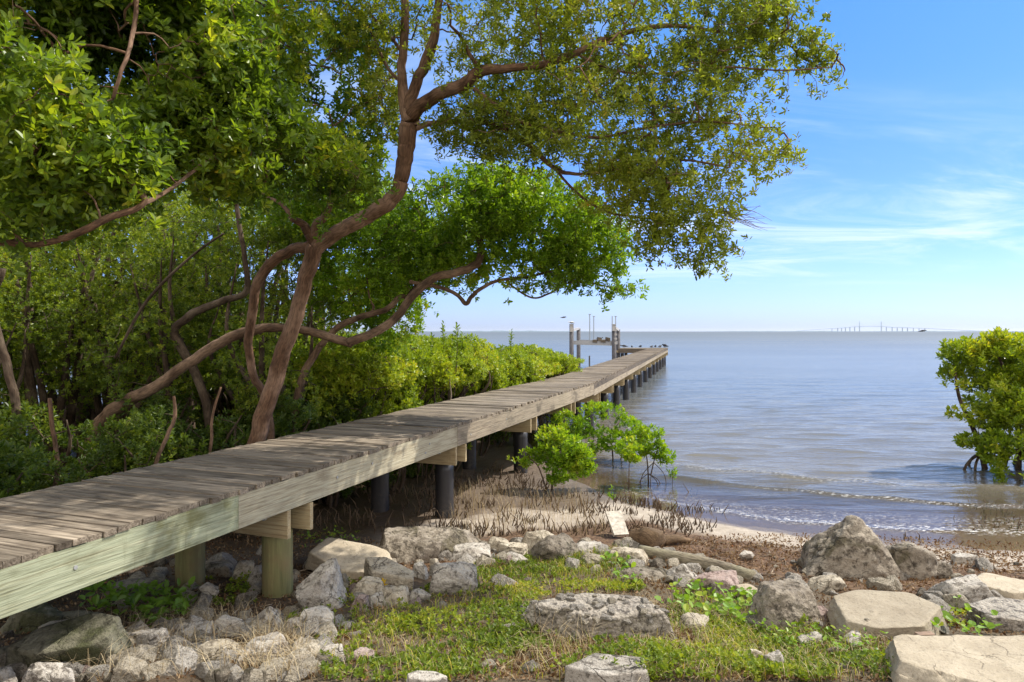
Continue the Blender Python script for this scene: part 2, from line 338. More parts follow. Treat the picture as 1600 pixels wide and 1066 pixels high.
def rockmat(name, base, light, dark, lichen, ls=.6, agg=0, calm=1.0):
    m, t = mat(name); oc = nd(t, 'ShaderNodeTexCoord').outputs['Object']; ob = nd(t, 'ShaderNodeObjectInfo')
    vo = nd(t, 'ShaderNodeVectorMath', operation='ADD'); t.links.new(oc, vo.inputs[0])
    sc_ = nd(t, 'ShaderNodeVectorMath', operation='SCALE'); sc_.inputs[0].default_value = (37, 11, 23); t.links.new(ob.outputs['Random'], sc_.inputs['Scale']); t.links.new(sc_.outputs[0], vo.inputs[1]); v = vo.outputs[0]
    a = tnoise(t, v, 5, 7, .68, .3); b = tnoise(t, v, 2.3, 5, .6, .6); f = tnoise(t, v, 55, 4, .65); s2 = tnoise(t, v, 17, 6, .7)
    col = ramp(t, a, [(.3, base), (.6, light)]); col = mixc(t, mr(t, b, ls, ls+.14, 0, .9), col, lichen)
    col = mixc(t, mr(t, s2, .50+.1*(calm < 1), .64+.1*(calm < 1), 0, .8), col, dark); col = mixc(t, mr(t, f, .3, .5, .45, 0), col, dark)
    vr = nd(t, 'ShaderNodeTexVoronoi'); vr.inputs['Scale'].default_value = 60 if not agg else 34; t.links.new(v, vr.inputs['Vector'])
    sp_ = mr(t, vr.outputs['Distance'], .1, .35, .55 if agg else .25, 0); col = mixc(t, sp_, col, light)
    ck = nd(t, 'ShaderNodeTexVoronoi', feature='DISTANCE_TO_EDGE'); ck.inputs['Scale'].default_value = 3.6
    dv = nd(t, 'ShaderNodeVectorMath', operation='ADD'); nv = nd(t, 'ShaderNodeTexNoise'); nv.inputs['Scale'].default_value = 6; nv.inputs['Detail'].default_value = 5; t.links.new(v, nv.inputs['Vector'])
    sv = nd(t, 'ShaderNodeVectorMath', operation='SCALE'); sv.inputs['Scale'].default_value = .22; t.links.new(nv.outputs['Color'], sv.inputs[0]); t.links.new(v, dv.inputs[0]); t.links.new(sv.outputs[0], dv.inputs[1]); t.links.new(dv.outputs[0], ck.inputs['Vector'])
    crk = M(t, 'MULTIPLY', mr(t, ck.outputs['Distance'], .0, .018, 1, 0), mr(t, b, .45, .58)); col = mixc(t, M(t, 'MULTIPLY', crk, .75), col, dark)
    hv = nd(t, 'ShaderNodeHueSaturation'); t.links.new(col, hv.inputs['Color']); t.links.new(mr(t, ob.outputs['Random'], 0, 1, .8, 1.12, False), hv.inputs['Value'])
    hgt = M(t, 'ADD', M(t, 'ADD', a, M(t, 'MULTIPLY', s2, .5)), M(t, 'MULTIPLY', f, .22))
    if agg: hgt = M(t, 'SUBTRACT', hgt, M(t, 'MULTIPLY', vr.outputs['Distance'], .4))
    hgt = M(t, 'SUBTRACT', hgt, M(t, 'MULTIPLY', crk, .35)); out(t, bsdf(t, hv.outputs[0], .9, .2, hgt, 1.0*calm, .05)); return m

# ------------------------------------------------------------------ ground
def axis(fine0, fine1, step, far0, far1, g=1.25):
    a = list(np.arange(fine0, fine1+1e-6, step)); s = step
    while a[-1] < far1: s *= g; a.append(a[-1]+s)
    s = step; b = [fine0]
    while b[-1] > far0: s *= g; b.append(b[-1]-s)
    return np.array(b[1:][::-1]+a)
def sheet(xs, ys, zf):
    X, Y = np.meshgrid(xs, ys); Z = zf(X, Y); V = np.stack([X, Y, Z], -1).reshape(-1, 3); nx = len(xs)
    i = np.arange(len(ys)-1)[:, None]*nx; j = np.arange(nx-1)[None]
    return V, np.stack([i+j, i+j+1, i+j+1+nx, i+j+nx], -1).reshape(-1, 4)
gx = axis(-7, 10, .055, -25000, 25000); gy = axis(2.2, 18, .055, -25000, 30000)
V, Q = sheet(gx, gy, terrain)
m, t = mat('shore_ground'); oc = nd(t, 'ShaderNodeTexCoord').outputs['Object']; sx = nd(t, 'ShaderNodeSeparateXYZ'); t.links.new(oc, sx.inputs[0])
na = tnoise(t, oc, 1.3, 6, .65); nb = tnoise(t, oc, 9, 7, .7); nc = tnoise(t, oc, 70, 4, .7); ne = tnoise(t, oc, 26, 5, .7, .5)
sand = ramp(t, nb, [(.3, (.31, .255, .20)), (.7, (.48, .41, .33))])
sand = mixc(t, mr(t, nc, .3, .52, .35, 0), sand, (.12, .09, .07))
litter = ramp(t, ne, [(.30, (.030, .018, .011)), (.5, (.11, .062, .034)), (.66, (.22, .14, .08)), (.8, (.34, .25, .16))])
soil = ramp(t, nb, [(.3, (.045, .032, .020)), (.7, (.16, .12, .075))])
sh = attr(t, 'shore')                                           # metres inland of the waterline
shn = M(t, 'ADD', sh, M(t, 'MULTIPLY', M(t, 'SUBTRACT', na, .5), 1.1))
col = mixc(t, mr(t, shn, 1.0, 1.4), sand, litter); col = mixc(t, mr(t, shn, 2.4, 3.2), col, soil)
wet = mr(t, shn, .05, .35, 1, 0); col = mixc(t, wet, col, mixc(t, 1.0, col, (.42, .38, .36), 'MULTIPLY'))
mud = mr(t, M(t, 'ADD', sx.outputs[0], M(t, 'MULTIPLY', na, 1.2)), -.3, -1.3); col = mixc(t, M(t, 'MULTIPLY', mud, .85), col, ramp(t, ne, [(.3, (.022, .014, .009)), (.75, (.13, .085, .05))]))
col = mixc(t, M(t, 'MULTIPLY', mr(t, ne, .56, .62), mr(t, shn, -.2, .3, .5, .0)), col, (.05, .035, .02))
ruf = mr(t, shn, .0, .4, .35, .92)
out(t, bsdf(t, col, ruf, .35, M(t, 'ADD', M(t, 'MULTIPLY', ne, .8), M(t, 'MULTIPLY', nc, .3)), .8, .02))
ground = link('ground', mesh_np('ground', V, Q, attrs={'shore': (np.minimum(shore(V[:, 0]), np.interp(V[:, 0], [-3, -1, 0, 1, 2], [7.6, 9.0, 9.6, 9.8, 10.5]))-V[:, 1], 1)}, smooth=True), m)
tag(ground, kind='structure')

# ------------------------------------------------------------------ water
RX = np.array([-30, -2, 0, 1, 2, 3.2, 4.9, 6.1, 6.9, 9, 14, 60.]); RY = np.array([29, 24, 18, 14.6, 12.3, 11.4, 10.5, 10, 9.73, 9.2, 8.8, 8.5])
_wr = np.random.default_rng(3); WV = [(_wr.normal(0, .28), ll, aa, _wr.uniform(0, 6.28)) for ll, aa in
      ((3.1, .010), (2.3, .010), (1.7, .009), (1.25, .008), (.95, .0065), (.72, .005), (.55, .0036), (.42, .0026), (.33, .002))]
def wz(x, y):
    d = y-shore(x); z = 0
    yr = y+.35*fbm2(x*.35, y*.35, 2, 21)
    for th, ll, aa, ph in WV:
        z = z+aa*np.sin(2*pi/ll*(yr*cos(th)+x*sin(th))+ph+1.6*fbm2(x*.5, y*.5, 2, int(ll*10)))
    z = z*sst(.3, 5, d)*(.25+.75*sst(45, 8, y))*(.4+.6*sst(-1, 2.5, x))*1.15
    amp = sst(1.2, 3.0, x)
    wob = .16*fbm2(x*.8, y*0, 3, 40)
    for dy, h, wdt in ((0, .042, .15), (1.25, .026, .22), (2.9, .02, .3)):
        q = y-np.interp(x, RX, RY)-dy*(1+.1*wob)-wob*(1+dy*.4); z = z+amp*h*np.exp(-(q/np.where(q < 0, wdt*.55, wdt*1.4))**2)*(.75+.5*fbm2(x*1.3, y*0+dy, 2, 50))
    q = y-shore(x)-.62-wob*.8; z = z+.4*amp*.018*np.exp(-(q/.07)**2)
    fade = sst(62, 30, y)*sst(60, 40, np.abs(x))
    return z*fade
wx = axis(-1.5, 12, .09, -30000, 30000, 1.22)
a_ = [7.0]
while a_[-1] < 60: a_.append(a_[-1]+max(.028, (a_[-1]-7)*.006+.02))
while a_[-1] < 40000: a_.append(a_[-1]*(1.04 if a_[-1] < 400 else 1.25))
V, Q = sheet(wx, np.array(a_), wz)
dsh = V[:, 1]-shore(V[:, 0])
m, t = mat('sea_water'); oc = nd(t, 'ShaderNodeTexCoord').outputs['Object']; dp = attr(t, 'deep'); fo = attr(t, 'foamy')
w1 = tnoise(t, oc, 1, 3, .55, .6, (.55, 1.9, 1)); w2 = tnoise(t, oc, 1, 4, .6, .4, (2.2, 6.5, 1)); w3 = tnoise(t, oc, 1, 3, .5, 0, (.05, .16, 1)); w4 = tnoise(t, oc, 1, 3, .6, 0, (9, 26, 1))
cd = nd(t, 'ShaderNodeSeparateXYZ'); t.links.new(oc, cd.inputs[0]); ly = M(t, 'LOGARITHM', M(t, 'MAXIMUM', cd.outputs[1], 1.0), 10.0); far = mr(t, ly, 1.0, 2.6, 0, 1)
calm = mr(t, dp, .3, 3.5, .12, 1)
h = M(t, 'MULTIPLY', M(t, 'ADD', M(t, 'MULTIPLY', w1, 1.0), M(t, 'ADD', M(t, 'MULTIPLY', w2, .38), M(t, 'MULTIPLY', w4, .05))), calm)
h = M(t, 'ADD', h, M(t, 'MULTIPLY', w3, 3.0))
bp = nd(t, 'ShaderNodeBump'); bp.inputs['Strength'].default_value = .42; bp.inputs['Distance'].default_value = .12; t.links.new(h, bp.inputs['Height'])
fr = nd(t, 'ShaderNodeFresnel'); fr.inputs[0].default_value = 1.33; t.links.new(bp.outputs[0], fr.inputs[1])
gl = nd(t, 'ShaderNodeBsdfGlossy'); t.links.new(mr(t, far, 0, 1, .06, .30, False), gl.inputs['Roughness']); t.links.new(bp.outputs[0], gl.inputs['Normal']); gl.inputs[0].default_value = (1, .92, .80, 1)
patch = tnoise(t, oc, 1, 4, .6, .3, (.02, .12, 1))
deepc = mixc(t, mr(t, dp, 2, 26), (.15, .13, .10), ramp(t, patch, [(.35, (.085, .100, .112)), (.65, (.130, .148, .160))]))
df = nd(t, 'ShaderNodeBsdfDiffuse'); t.links.new(deepc, df.inputs[0])
tr = nd(t, 'ShaderNodeBsdfTransparent'); t.links.new(mixc(t, mr(t, dp, 0, 2.5), (.93, .88, .80), (.62, .46, .30)), tr.inputs[0])
b1 = nd(t, 'ShaderNodeMixShader'); t.links.new(mr(t, dp, .2, 5.0, .04, 1), b1.inputs[0]); t.links.new(tr.outputs[0], b1.inputs[1]); t.links.new(df.outputs[0], b1.inputs[2])
b2 = nd(t, 'ShaderNodeMixShader'); t.links.new(M(t, 'MINIMUM', fr.outputs[0], mr(t, ly, .95, 2.9, .72, .22)), b2.inputs[0]); t.links.new(b1.outputs[0], b2.inputs[1]); t.links.new(gl.outputs[0], b2.inputs[2])
fn = tnoise(t, oc, 1, 5, .75, .8, (14, 30, 1)); fm = M(t, 'MULTIPLY', mr(t, fn, .52, .60), fo, clamp=True)
fd = nd(t, 'ShaderNodeBsdfDiffuse'); fd.inputs[0].default_value = (.78, .76, .72, 1)
b3 = nd(t, 'ShaderNodeMixShader'); t.links.new(M(t, 'MULTIPLY', fm, .8), b3.inputs[0]); t.links.new(b2.outputs[0], b3.inputs[1]); t.links.new(fd.outputs[0], b3.inputs[2])
out(t, b3.outputs[0])
wob = .16*fbm2(V[:, 0]*.8, V[:, 1]*0, 3, 40); amp = sst(1.0, 3.0, V[:, 0])
qf = dsh-.68-wob*.8; foam = amp*np.exp(-(qf/.16)**2)*.95+amp*.35*np.exp(-((dsh-1.1)/.35)**2)
qr = V[:, 1]-np.interp(V[:, 0], RX, RY)-wob; foam += amp*.75*np.exp(-((qr+.06)/.06)**2)*sst(3, 5, V[:, 0])
qr = V[:, 1]-np.interp(V[:, 0], RX, RY)-1.25-wob*1.5; foam += amp*.45*np.exp(-(qr/.18)**2)
foam *= (1-sst(6.6, 7.6, V[:, 0])*.8)
water = link('sea_water', mesh_np('sea_water', V, Q, attrs={'deep': (dsh, 1), 'foamy': (foam, 1)}, smooth=True), m)
tag(water, kind='structure')

# ------------------------------------------------------------------ far shoreline
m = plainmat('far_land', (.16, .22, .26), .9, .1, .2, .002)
xs = np.arange(-9000, 1900, 25.); hh = (8+9*np.abs(fbm2(xs/260, xs*0, 4, 2)))*sst(1900, 900, xs)
V = np.concatenate([np.stack([xs, xs*0+11500, xs*0-1], 1), np.stack([xs, xs*0+11540, hh], 1), np.stack([xs, xs*0+11900, hh*.9], 1), np.stack([xs, xs*0+12000, xs*0-1], 1)])
n = len(xs); i = np.arange(n-1)[:, None]
Q = np.vstack([i+[k*n, k*n+1, (k+1)*n+1, (k+1)*n] for k in range(3)])
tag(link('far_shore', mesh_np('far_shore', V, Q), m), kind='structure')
xs = np.arange(3200, 10200, 25.); hh = (5+7*np.abs(fbm2(xs/300, xs*0, 4, 6)))*sst(3200, 3900, xs); n = len(xs); i = np.arange(n-1)[:, None]
V = np.concatenate([np.stack([xs, xs*0+12000, xs*0-1], 1), np.stack([xs, xs*0+12040, hh], 1), np.stack([xs, xs*0+12400, hh*.9], 1), np.stack([xs, xs*0+12500, xs*0-1], 1)])
Q = np.vstack([i+[k*n, k*n+1, (k+1)*n+1, (k+1)*n] for k in range(3)])
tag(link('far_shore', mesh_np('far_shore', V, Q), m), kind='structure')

# ------------------------------------------------------------------ cable-stayed bridge far out
BY = 9000.0
def bw(px, py): return P(px, py, BY)
conc = plainmat('hazed_bridge_concrete', (.36, .45, .54), .8, .2, .1, .01)  # distance haze mixed into the grey concrete as pale blue
br = empty('suspension_bridge', (bw(1360, 518)[0], BY, 0), 'long pale bridge with two tall pylons on the horizon', 'bridge')
prof = [(1245, 517.3), (1275, 515.2), (1305, 513.2), (1330, 511.2), (1343, 510.4), (1360, 510), (1377, 510.4), (1392, 511.4), (1420, 512.4), (1450, 513.6), (1490, 515.6), (1530, 517.3), (1570, 517.6)]
dk = MB(); pr = spline([bw(*p) for p in prof], 6)
for a, b in zip(pr[:-1], pr[1:]):
    c = (a+b)/2; l = np.linalg.norm(b-a); dk.board(c, b-a, (0, 1, 0), (0, 0, 1), l*1.01, 28, 4.6, t=.5)
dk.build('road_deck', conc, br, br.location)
for px in (1343, 1377):
    q = MB(); x, _, _ = bw(px, 518)
    q.tube([(x, BY, 0), (x, BY, 70), (x, BY, 135)], [6.5, 6, 3.5], 6)
    q.build('pylon', conc, br, br.location)
for px in (1309, 1315, 1321, 1328, 1335.5, 1385, 1394, 1402, 1410, 1418, 1427, 1436, 1300, 1445):
    x, _, _ = bw(px, 518); zt = float(np.interp(x, pr[:, 0], pr[:, 2])); q = MB()
    q.board((x, BY, zt/2-2), (1, 0, 0), (0, 1, 0), (0, 0, 1), 7 if 1308 < px < 1420 else 4, 12, zt, t=.5); q.build('pier', conc, br, br.location)
cm = plainmat('bridge_cable', (.42, .42, .30), .6, .3, .1, .01)
for px in (1343, 1377):
    q = MB(); x, _, _ = bw(px, 518)
    for k in range(1, 9):
        for s in (-1, 1):
            xe = x+s*k*16; q.tube([(x, BY, 60+k*8.5), (xe, BY, float(np.interp(xe, pr[:, 0], pr[:, 2])))], .35, 3, False)
    q.build('stay_cables', cm, br, br.location)

# ------------------------------------------------------------------ boardwalk
TOP = 1.30; a1 = math.atan(390/F); a2 = math.atan(.2793)
d1 = np.array([sin(a1), cos(a1), 0]); d2 = np.array([sin(a2), cos(a2), 0])
def edge_r(Y): return np.array([.3655*Y-4.0, Y]) if Y <= 16 else np.array([1.848+.2793*(Y-16), Y])
LP_ = [(-.0, -5.47), ]
W1, W2 = 1.375, 1.2
# stations along the right edge, each with a left partner
Ys = list(np.arange(0.4, 14.6, .1428)); 
st = []; 
def norm(a): return a/np.linalg.norm(a)
n1_ = np.array([-d1[1], d1[0]]); n2_ = np.array([-d2[1], d2[0]])
s = 0.0; y = .3
while y < 50.6:
    u = sst(14.2, 17.5, np.array(y)).item(); ang = a1+(a2-a1)*u; wd = W1+(W2-W1)*sst(14, 19, np.array(y)).item()
    st.append((y, ang, wd)); y += .0955*cos(ang)
pts_r = []; p = edge_r(.3)
wood_deck = woodmat('weathered_plank', (.12, .092, .065), (.26, .21, .155), (.42, .35, .265), (.04, .028, .018), (.085, .085, .035), .0, .42)
wood_new = woodmat('treated_pine', (.29, .25, .165), (.44, .39, .275), (.41, .385, .28), (.14, .10, .06), None, 0, .1)
wood_green = woodmat('green_treated_pine', (.23, .245, .155), (.35, .37, .25), (.41, .40, .265), (.11, .10, .045), (.15, .14, .05), .10, .1)
wood_grey = woodmat('grey_rim_timber', (.22, .17, .12), (.34, .28, .20), (.42, .35, .255), (.09, .075, .055), None, 0, .15)
wood_old = woodmat('blackened_timber', (.07, .055, .045), (.15, .12, .09), (.24, .19, .14), (.02, .015, .012), None, 0, .3)
wood_beam = woodmat('beam_timber', (.34, .25, .14), (.46, .36, .21), (.48, .41, .26), (.18, .12, .06), None, 0, .1)
m, t = mat('green_pile_wood'); g = attr(t, 'gco', 'Vector'); a = tnoise(t, g, 8, 6, .65, .6, (.25, 3, 3)); b = tnoise(t, g, 3, 5, .6)
out(t, bsdf(t, mixc(t, mr(t, b, .42, .7), ramp(t, a, [(.3, (.12, .125, .055)), (.7, (.27, .25, .11))]), (.20, .15, .075)), .85, .2, a, .7, .01)); pile_green = m
m, t = mat('black_pile_sleeve'); g = attr(t, 'gco', 'Vector'); a = tnoise(t, g, 5, 5, .6, .2, (.2, 3, 3)); b = tnoise(t, g, 30, 3, .6, 0, (.1, 3, 3))
oz = nd(t, 'ShaderNodeSeparateXYZ'); t.links.new(nd(t, 'ShaderNodeNewGeometry').outputs['Position'], oz.inputs[0]); bn = tnoise(t, g, 22, 5, .7)
out(t, bsdf(t, mixc(t, M(t, 'MULTIPLY', mr(t, M(t, 'ADD', oz.outputs[2], M(t, 'MULTIPLY', bn, .3)), .62, .35), mr(t, bn, .45, .7, 0, .35)), ramp(t, a, [(.3, (.010, .011, .016)), (.75, (.045, .040, .040))]), (.14, .115, .085)), mr(t, b, .3, .7, .3, .55), .5, M(t, 'ADD', a, b), .25, .006)); pile_black = m
steel = plainmat('galvanised_bolt', (.30, .30, .29), .45, .5, .2, 40)
bwk = empty('boardwalk', (-.5, 9.2, 0), 'long weathered timber boardwalk on posts running out over the water', 'boardwalk')
O = np.array(bwk.location)
def edge(y):
    ang = a1+(a2-a1)*sst(14.2, 17.5, np.array(y)).item(); wd = W1+(W2-W1)*sst(14, 19, np.array(y)).item()
    er = edge_r(y)
    if 14 < y < 18: er = er+np.array([.0, 0])
    n_ = np.array([-cos(ang), sin(ang)]); return er, er+n_*wd, ang, wd
dkb = MB()
for k, (y, ang, wd) in enumerate(st):
    er = edge_r(y); n_ = np.array([cos(ang), -sin(ang)]); d_ = np.array([sin(ang), cos(ang)])
    ov = rng.normal(0, .006)+(rng.random() < .06)*rng.uniform(-.012, .012); l = wd+.03+rng.uniform(-.01, .02)
    c = er-n_*(wd/2)+n_*(ov+.02)
    dkb.board((c[0], c[1], TOP-.019+rng.normal(0, .0025)), (*n_, rng.normal(0, .003)), (*(d_+n_*rng.normal(0, .004)), rng.normal(0, .02)), (0, 0, 1), l, .0955-rng.uniform(.003, .009), .038, wob=.002)
dkb.build('decking', wood_deck, bwk, O)
def rim(y0, y1, off, zt, h, th, mt, name, side=1):
    q = MB(); ys = np.linspace(y0, y1, max(2, int((y1-y0)/.9)+1)); u0 = rng.uniform(-40, 40, 3); V = []; Gc = []
    for yy in ys:
        er, el, ang, wd = edge(yy); n_ = np.array([cos(ang), -sin(ang)]); b0 = er+n_*off if side > 0 else el-n_*off
        o_ = n_*th*(1 if side > 0 else -1)
        for (dx, dz) in ((0, 0), (1, 0), (1, -h), (0, -h)):
            V.append((*(b0+o_*dx), zt+dz)); Gc.append((yy*1.06+u0[0], dz+u0[1], dx*th+u0[2]))
    n = len(ys); Fq = [(i*4+k, i*4+(k+1) % 4, i*4+4+(k+1) % 4, i*4+4+k) for i in range(n-1) for k in range(4)]+[(0, 3, 2, 1), (n*4-4, n*4-3, n*4-2, n*4-1)]
    q.add(V, Fq, Gc, rng.random()); return q.build(name, mt, bwk, O)
zr = TOP-.040
js = [.4, 5.18, 8.9, 12.6, 16.2, 19.9, 23.5, 27.1, 30.8, 34.4, 38, 41.6, 45.3, 50.55]
for i, (a, b) in enumerate(zip(js[:-1], js[1:])):
    far_ = a > 16
    o = rim(a+.002, b-.002, 0, zr, .255 if not far_ else .13, .040 if i % 2 else .042, wood_green if i == 0 else (wood_new if i < 2 else (wood_grey if not far_ else wood_old)), 'rim_board')
    if i == 0: o['label'] = 'pale green treated rim board'
    if far_: rim(a+.002, b-.002, .006, zr-.133, .15, .040, wood_grey, 'rim_board')
    rim(a+.002, b-.002, 0, zr, .255, .04, wood_grey, 'rim_board', -1)
# joists in the middle
for fr_ in (.33, .66):
    q = MB(); V = []
    for a, b in zip(np.arange(.5, 50, 1.5)[:-1], np.arange(.5, 50, 1.5)[1:]):
        e0, l0, _, _ = edge(a); e1, l1, _, _ = edge(b); p0 = e0*(1-fr_)+l0*fr_; p1 = e1*(1-fr_)+l1*fr_
        q.board((*(p0+p1)/2, zr-.12), (*(p1-p0), 0), (-(p1-p0)[1], (p1-p0)[0], 0), (0, 0, 1), np.linalg.norm(p1-p0), .04, .235)
    q.build('joist', wood_grey, bwk, O)
pairs = [2.6, 5.87, 9.0, 11.87, 14.35, 17.0, 19.6, 22.3, 25.1, 27.9, 30.8, 33.7, 36.6, 39.5, 42.4, 45.3, 48.0, 50.2]
beam_bot = zr-.26-.27
for i, y in enumerate(pairs):
    er, el, ang, wd = edge(y); n_ = np.array([cos(ang), -sin(ang)]); d_ = np.array([sin(ang), cos(ang)])
    zb = zr-.258 if y < 16 else zr-.286
    for s_, ex in ((-1, .0), (1, .02)):
        q = MB(); c = (er+el)/2+d_*s_*.145+n_*.02
        q.board((*c, zb-.12), (*n_, 0), (*d_, 0), (0, 0, 1), wd+.04+ex, .042, .235); 
        if s_ < 0:
            q2 = MB(); cc = er-n_*.19+d_*(-.166)
            q2.tube([(*cc, zb-.08), (*(cc-d_*.022), zb-.08)], .022, 10); q2.tube([(*(er-n_*(wd-.19)-d_*.166), zb-.08), (*(er-n_*(wd-.19)-d_*.188), zb-.08)], .022, 10)
        b_ = q.build('cross_beam', wood_beam, bwk, O)
        if s_ < 0: q2.build('bolt', steel, b_, O)
    for side, e in ((1, er-n_*.20), (-1, el+n_*.20)):
        zg = tz(*e)-.35; q = MB(); g_ = y < 7; ztop = zb-.002
        rr = .128 if g_ else .122
        q.tube(spline([(*e, zg), (*(e+rng.normal(0, .004, 2)), (zg+ztop-.2)/2), (*e, ztop-.236)], 5), rr, 20, True, rough=.02 if g_ else .012, seed=i*2+side)
        q.tube([(*e, ztop-.24), (*e, ztop)], rr*.86 if 0 else .115, 16, True, seed=i)
        q.build('pile', pile_green if g_ else pile_black, bwk, O, smooth=True)
# knots/bolt heads and the end platform
q = MB()
for y, dz in ((6.38, .12), (6.95, .10), (8.05, .19), (8.15, .10), (9.3, .16), (10.6, .12), (3.95, .12)):
    er, el, ang, wd = edge(y); n_ = np.array([cos(ang), -sin(ang)]); q.tube([(*(er+n_*.036), zr-dz), (*(er+n_*.047), zr-dz)], .013, 8)
q.build('bolt', steel, bwk, O)
tm = empty('end_platform', (8.6, 48.6, 0), 'low timber landing joined to the far end of the boardwalk', 'platform')
TO = np.array(tm.location); q = MB(); er, el, ang, wd = edge(48.6); n_ = np.array([cos(ang), -sin(ang)]); d_ = np.array([sin(ang), cos(ang)])
for k in range(19):
    c = el-n_*1.02+d_*(-1.33+k*.146); q.board((*c, TOP-.02), (*n_, 0), (*d_, 0), (0, 0, 1), 2.0, .138, .038)
q.build('decking', wood_deck, tm, TO)
for sgn in (-1, 1):
    q = MB(); q.board((*(el-n_*1.02+d_*sgn*1.37), TOP-.17), (*n_, 0), (*d_, 0), (0, 0, 1), 1.98, .05, .30); q.build('rim_board', wood_old, tm, TO)
for a in (-.3, -1.75):
    for sgn in (-1, 1):
        q = MB(); c = el+n_*a+d_*sgn*1.2; q.tube([(*c, -2.2), (*c, TOP-.335)], .12, 12); q.build('pile', pile_black, tm, TO, smooth=True)
q = MB(); q.board((*(el-n_*2.2-d_*1.1), TOP-.22), (*n_, 0), (*d_, 0), (0, 0, 1), .36, .5, .14); q.build('step', wood_beam, tm, TO)

# ------------------------------------------------------------------ boat lift
alu = plainmat('lift_aluminium', (.30, .30, .31), .5, .5, .15, 8); housing = plainmat('motor_housing', (.40, .38, .36), .5, .4, .12, 9); post_m = plainmat('lift_post_timber', (.10, .095, .10), .8, .3, .3, 6); pvc = plainmat('guide_post_plastic', (.30, .33, .36), .5, .4, .1, 3)
LC = [(893, 44.0, 506.5), (904, 48.6, 513.5), (959.5, 44.0, 511), (966, 48.6, 515)]
lx = P(925, 518, 46); lift = empty('boat_lift', (lx[0], 46, 0), 'boat lift of four dark posts and a raised beam beside the boardwalk', 'boat lift'); LO = np.array(lift.location)
for px, Y, py in LC:
    b = P(px, py, Y); q = MB(); q.tube([(b[0], Y, -2.2), (b[0], Y, b[2])], [.15, .14], 14); q.build('post', post_m, lift, LO, smooth=True)
for px, Y, py, hh_ in ((892.5, 43.8, 513.5, .42), (958.5, 43.8, 512.5, .40)):
    b = P(px, py, Y); q = MB(); q.board(b, (1, 0, 0), (0, 1, 0), (0, 0, 1), .18, .34, hh_); q.board(b+[0, -.05, .22], (1, 0, 0), (0, 1, 0), (0, 0, 1), .22, .38, .04); q.build('motor_housing', housing, lift, LO)
for (a, b, Y0, Y1) in (((893, 516), (904, 513.5), 44, 48.6), ((960, 512), (966, 516), 44, 48.6)):
    p0 = P(*a, Y0); p1 = P(*b, Y1); q = MB(); q.board((p0+p1)/2, p1-p0, (1, 0, 0), (0, 0, 1), np.linalg.norm(p1-p0), .14, .16); q.build('top_beam', housing, lift, LO)
for Y, dz in ((44.2, 0), (48.4, .03)):
    p0 = P(894, 535.3, Y); p1 = P(959, 537.2, Y)
    if Y > 46: p0 = np.array([P(905, 535, Y)[0], Y, P(894, 535.3, 44.2)[2]]); p1 = np.array([P(965, 535, Y)[0], Y, P(959, 537.2, 44.2)[2]])
    q = MB(); q.board((p0+p1)/2, p1-p0, (0, 1, 0), (0, 0, 1), np.linalg.norm(p1-p0), .16, .26); q.build('cradle_beam', alu, lift, LO)
for px in (933.5, 946):
    p = P(px, 531, 46.3); q = MB(); q.board(p+[0, 0, -.07], (1, 0, -.12), (.2, 1, 0), (0, 0, 1), .30, 4.6, .16); q.board(p+[-.12, -2, .06], (1, 0, -.2), (0, 1, 0), (0, 0, 1), .26, .5, .22); q.build('bunk', wood_old, lift, LO)
for px, py, Y in ((921.5, 492, 44.2), (927.8, 495, 48.4), (956.6, 494, 44.3), (962, 495, 48.4)):
    p = P(px, py, Y); q = MB(); q.tube([(p[0], Y, 1.78), (p[0], Y, p[2])], .033, 8)
    if px != 956.6: q.board((p[0], Y, p[2]+.02), (1, 0, 0), (0, 1, 0), (0, 0, 1), .16, .08, .05)
    q.build('guide_post', pvc, lift, LO, smooth=False)
p = P(961, 530, 44)
for k in range(4): q = MB(); q.board((p[0]+.02, 44-.2, 1.75+k*.28), (1, 0, 0), (0, 1, 0), (0, 0, 1), .16, .08, .12); q.build('pulley_block', housing, lift, LO)
p = P(921, 565, 32); q = MB(); q.tube([(p[0], 32, -1.5), (p[0], 32, P(921, 561, 32)[2]+.15)], .035, 8)
tag(q.build('channel_stake', post_m, None, (p[0], 32, 0), place=True), 'thin dark stake standing in the water left of the boardwalk', 'stake')

# ------------------------------------------------------------------ big trees over the boardwalk
bark_a = barkmat('buttonwood_bark', (.065, .034, .02), (.205, .115, .068), (.28, .175, .115))
bark_b = barkmat('mangrove_bark', (.05, .03, .019), (.175, .105, .064), (.26, .17, .11))
bark_d = barkmat('dark_bark', (.028, .019, .013), (.10, .065, .042), (.15, .11, .075), 1.5)
leaf_a = leafmat('olive_leaf', [(0, (.085, .11, .016)), (.3, (.165, .215, .025)), (.6, (.25, .30, .035)), (.85, (.37, .39, .05)), (.97, (.48, .38, .045)), (1, (.50, .26, .04))], .50, .45, .35)
leaf_b = leafmat('bright_green_leaf', [(0, (.07, .13, .012)), (.35, (.14, .25, .016)), (.7, (.23, .36, .022)), (.93, (.34, .43, .03)), (1, (.46, .38, .05))], .44, .38, .4)
leaf_c = leafmat('deep_green_leaf', [(0, (.058, .108, .016)), (.4, (.125, .205, .022)), (.75, (.23, .315, .028)), (.95, (.38, .41, .035)), (1, (.50, .42, .04))], .52, .36, .45)
leaf_h = leafmat('yellow_green_leaf', [(0, (.09, .15, .012)), (.35, (.19, .27, .016)), (.7, (.32, .39, .025)), (.92, (.44, .44, .04)), (1, (.48, .36, .08))], .36, .4, .4)
leaf_u = leafmat('understory_leaf', [(0, (.055, .085, .014)), (.45, (.125, .185, .020)), (.85, (.26, .31, .028)), (1, (.40, .36, .05))], .44, .42, .4)
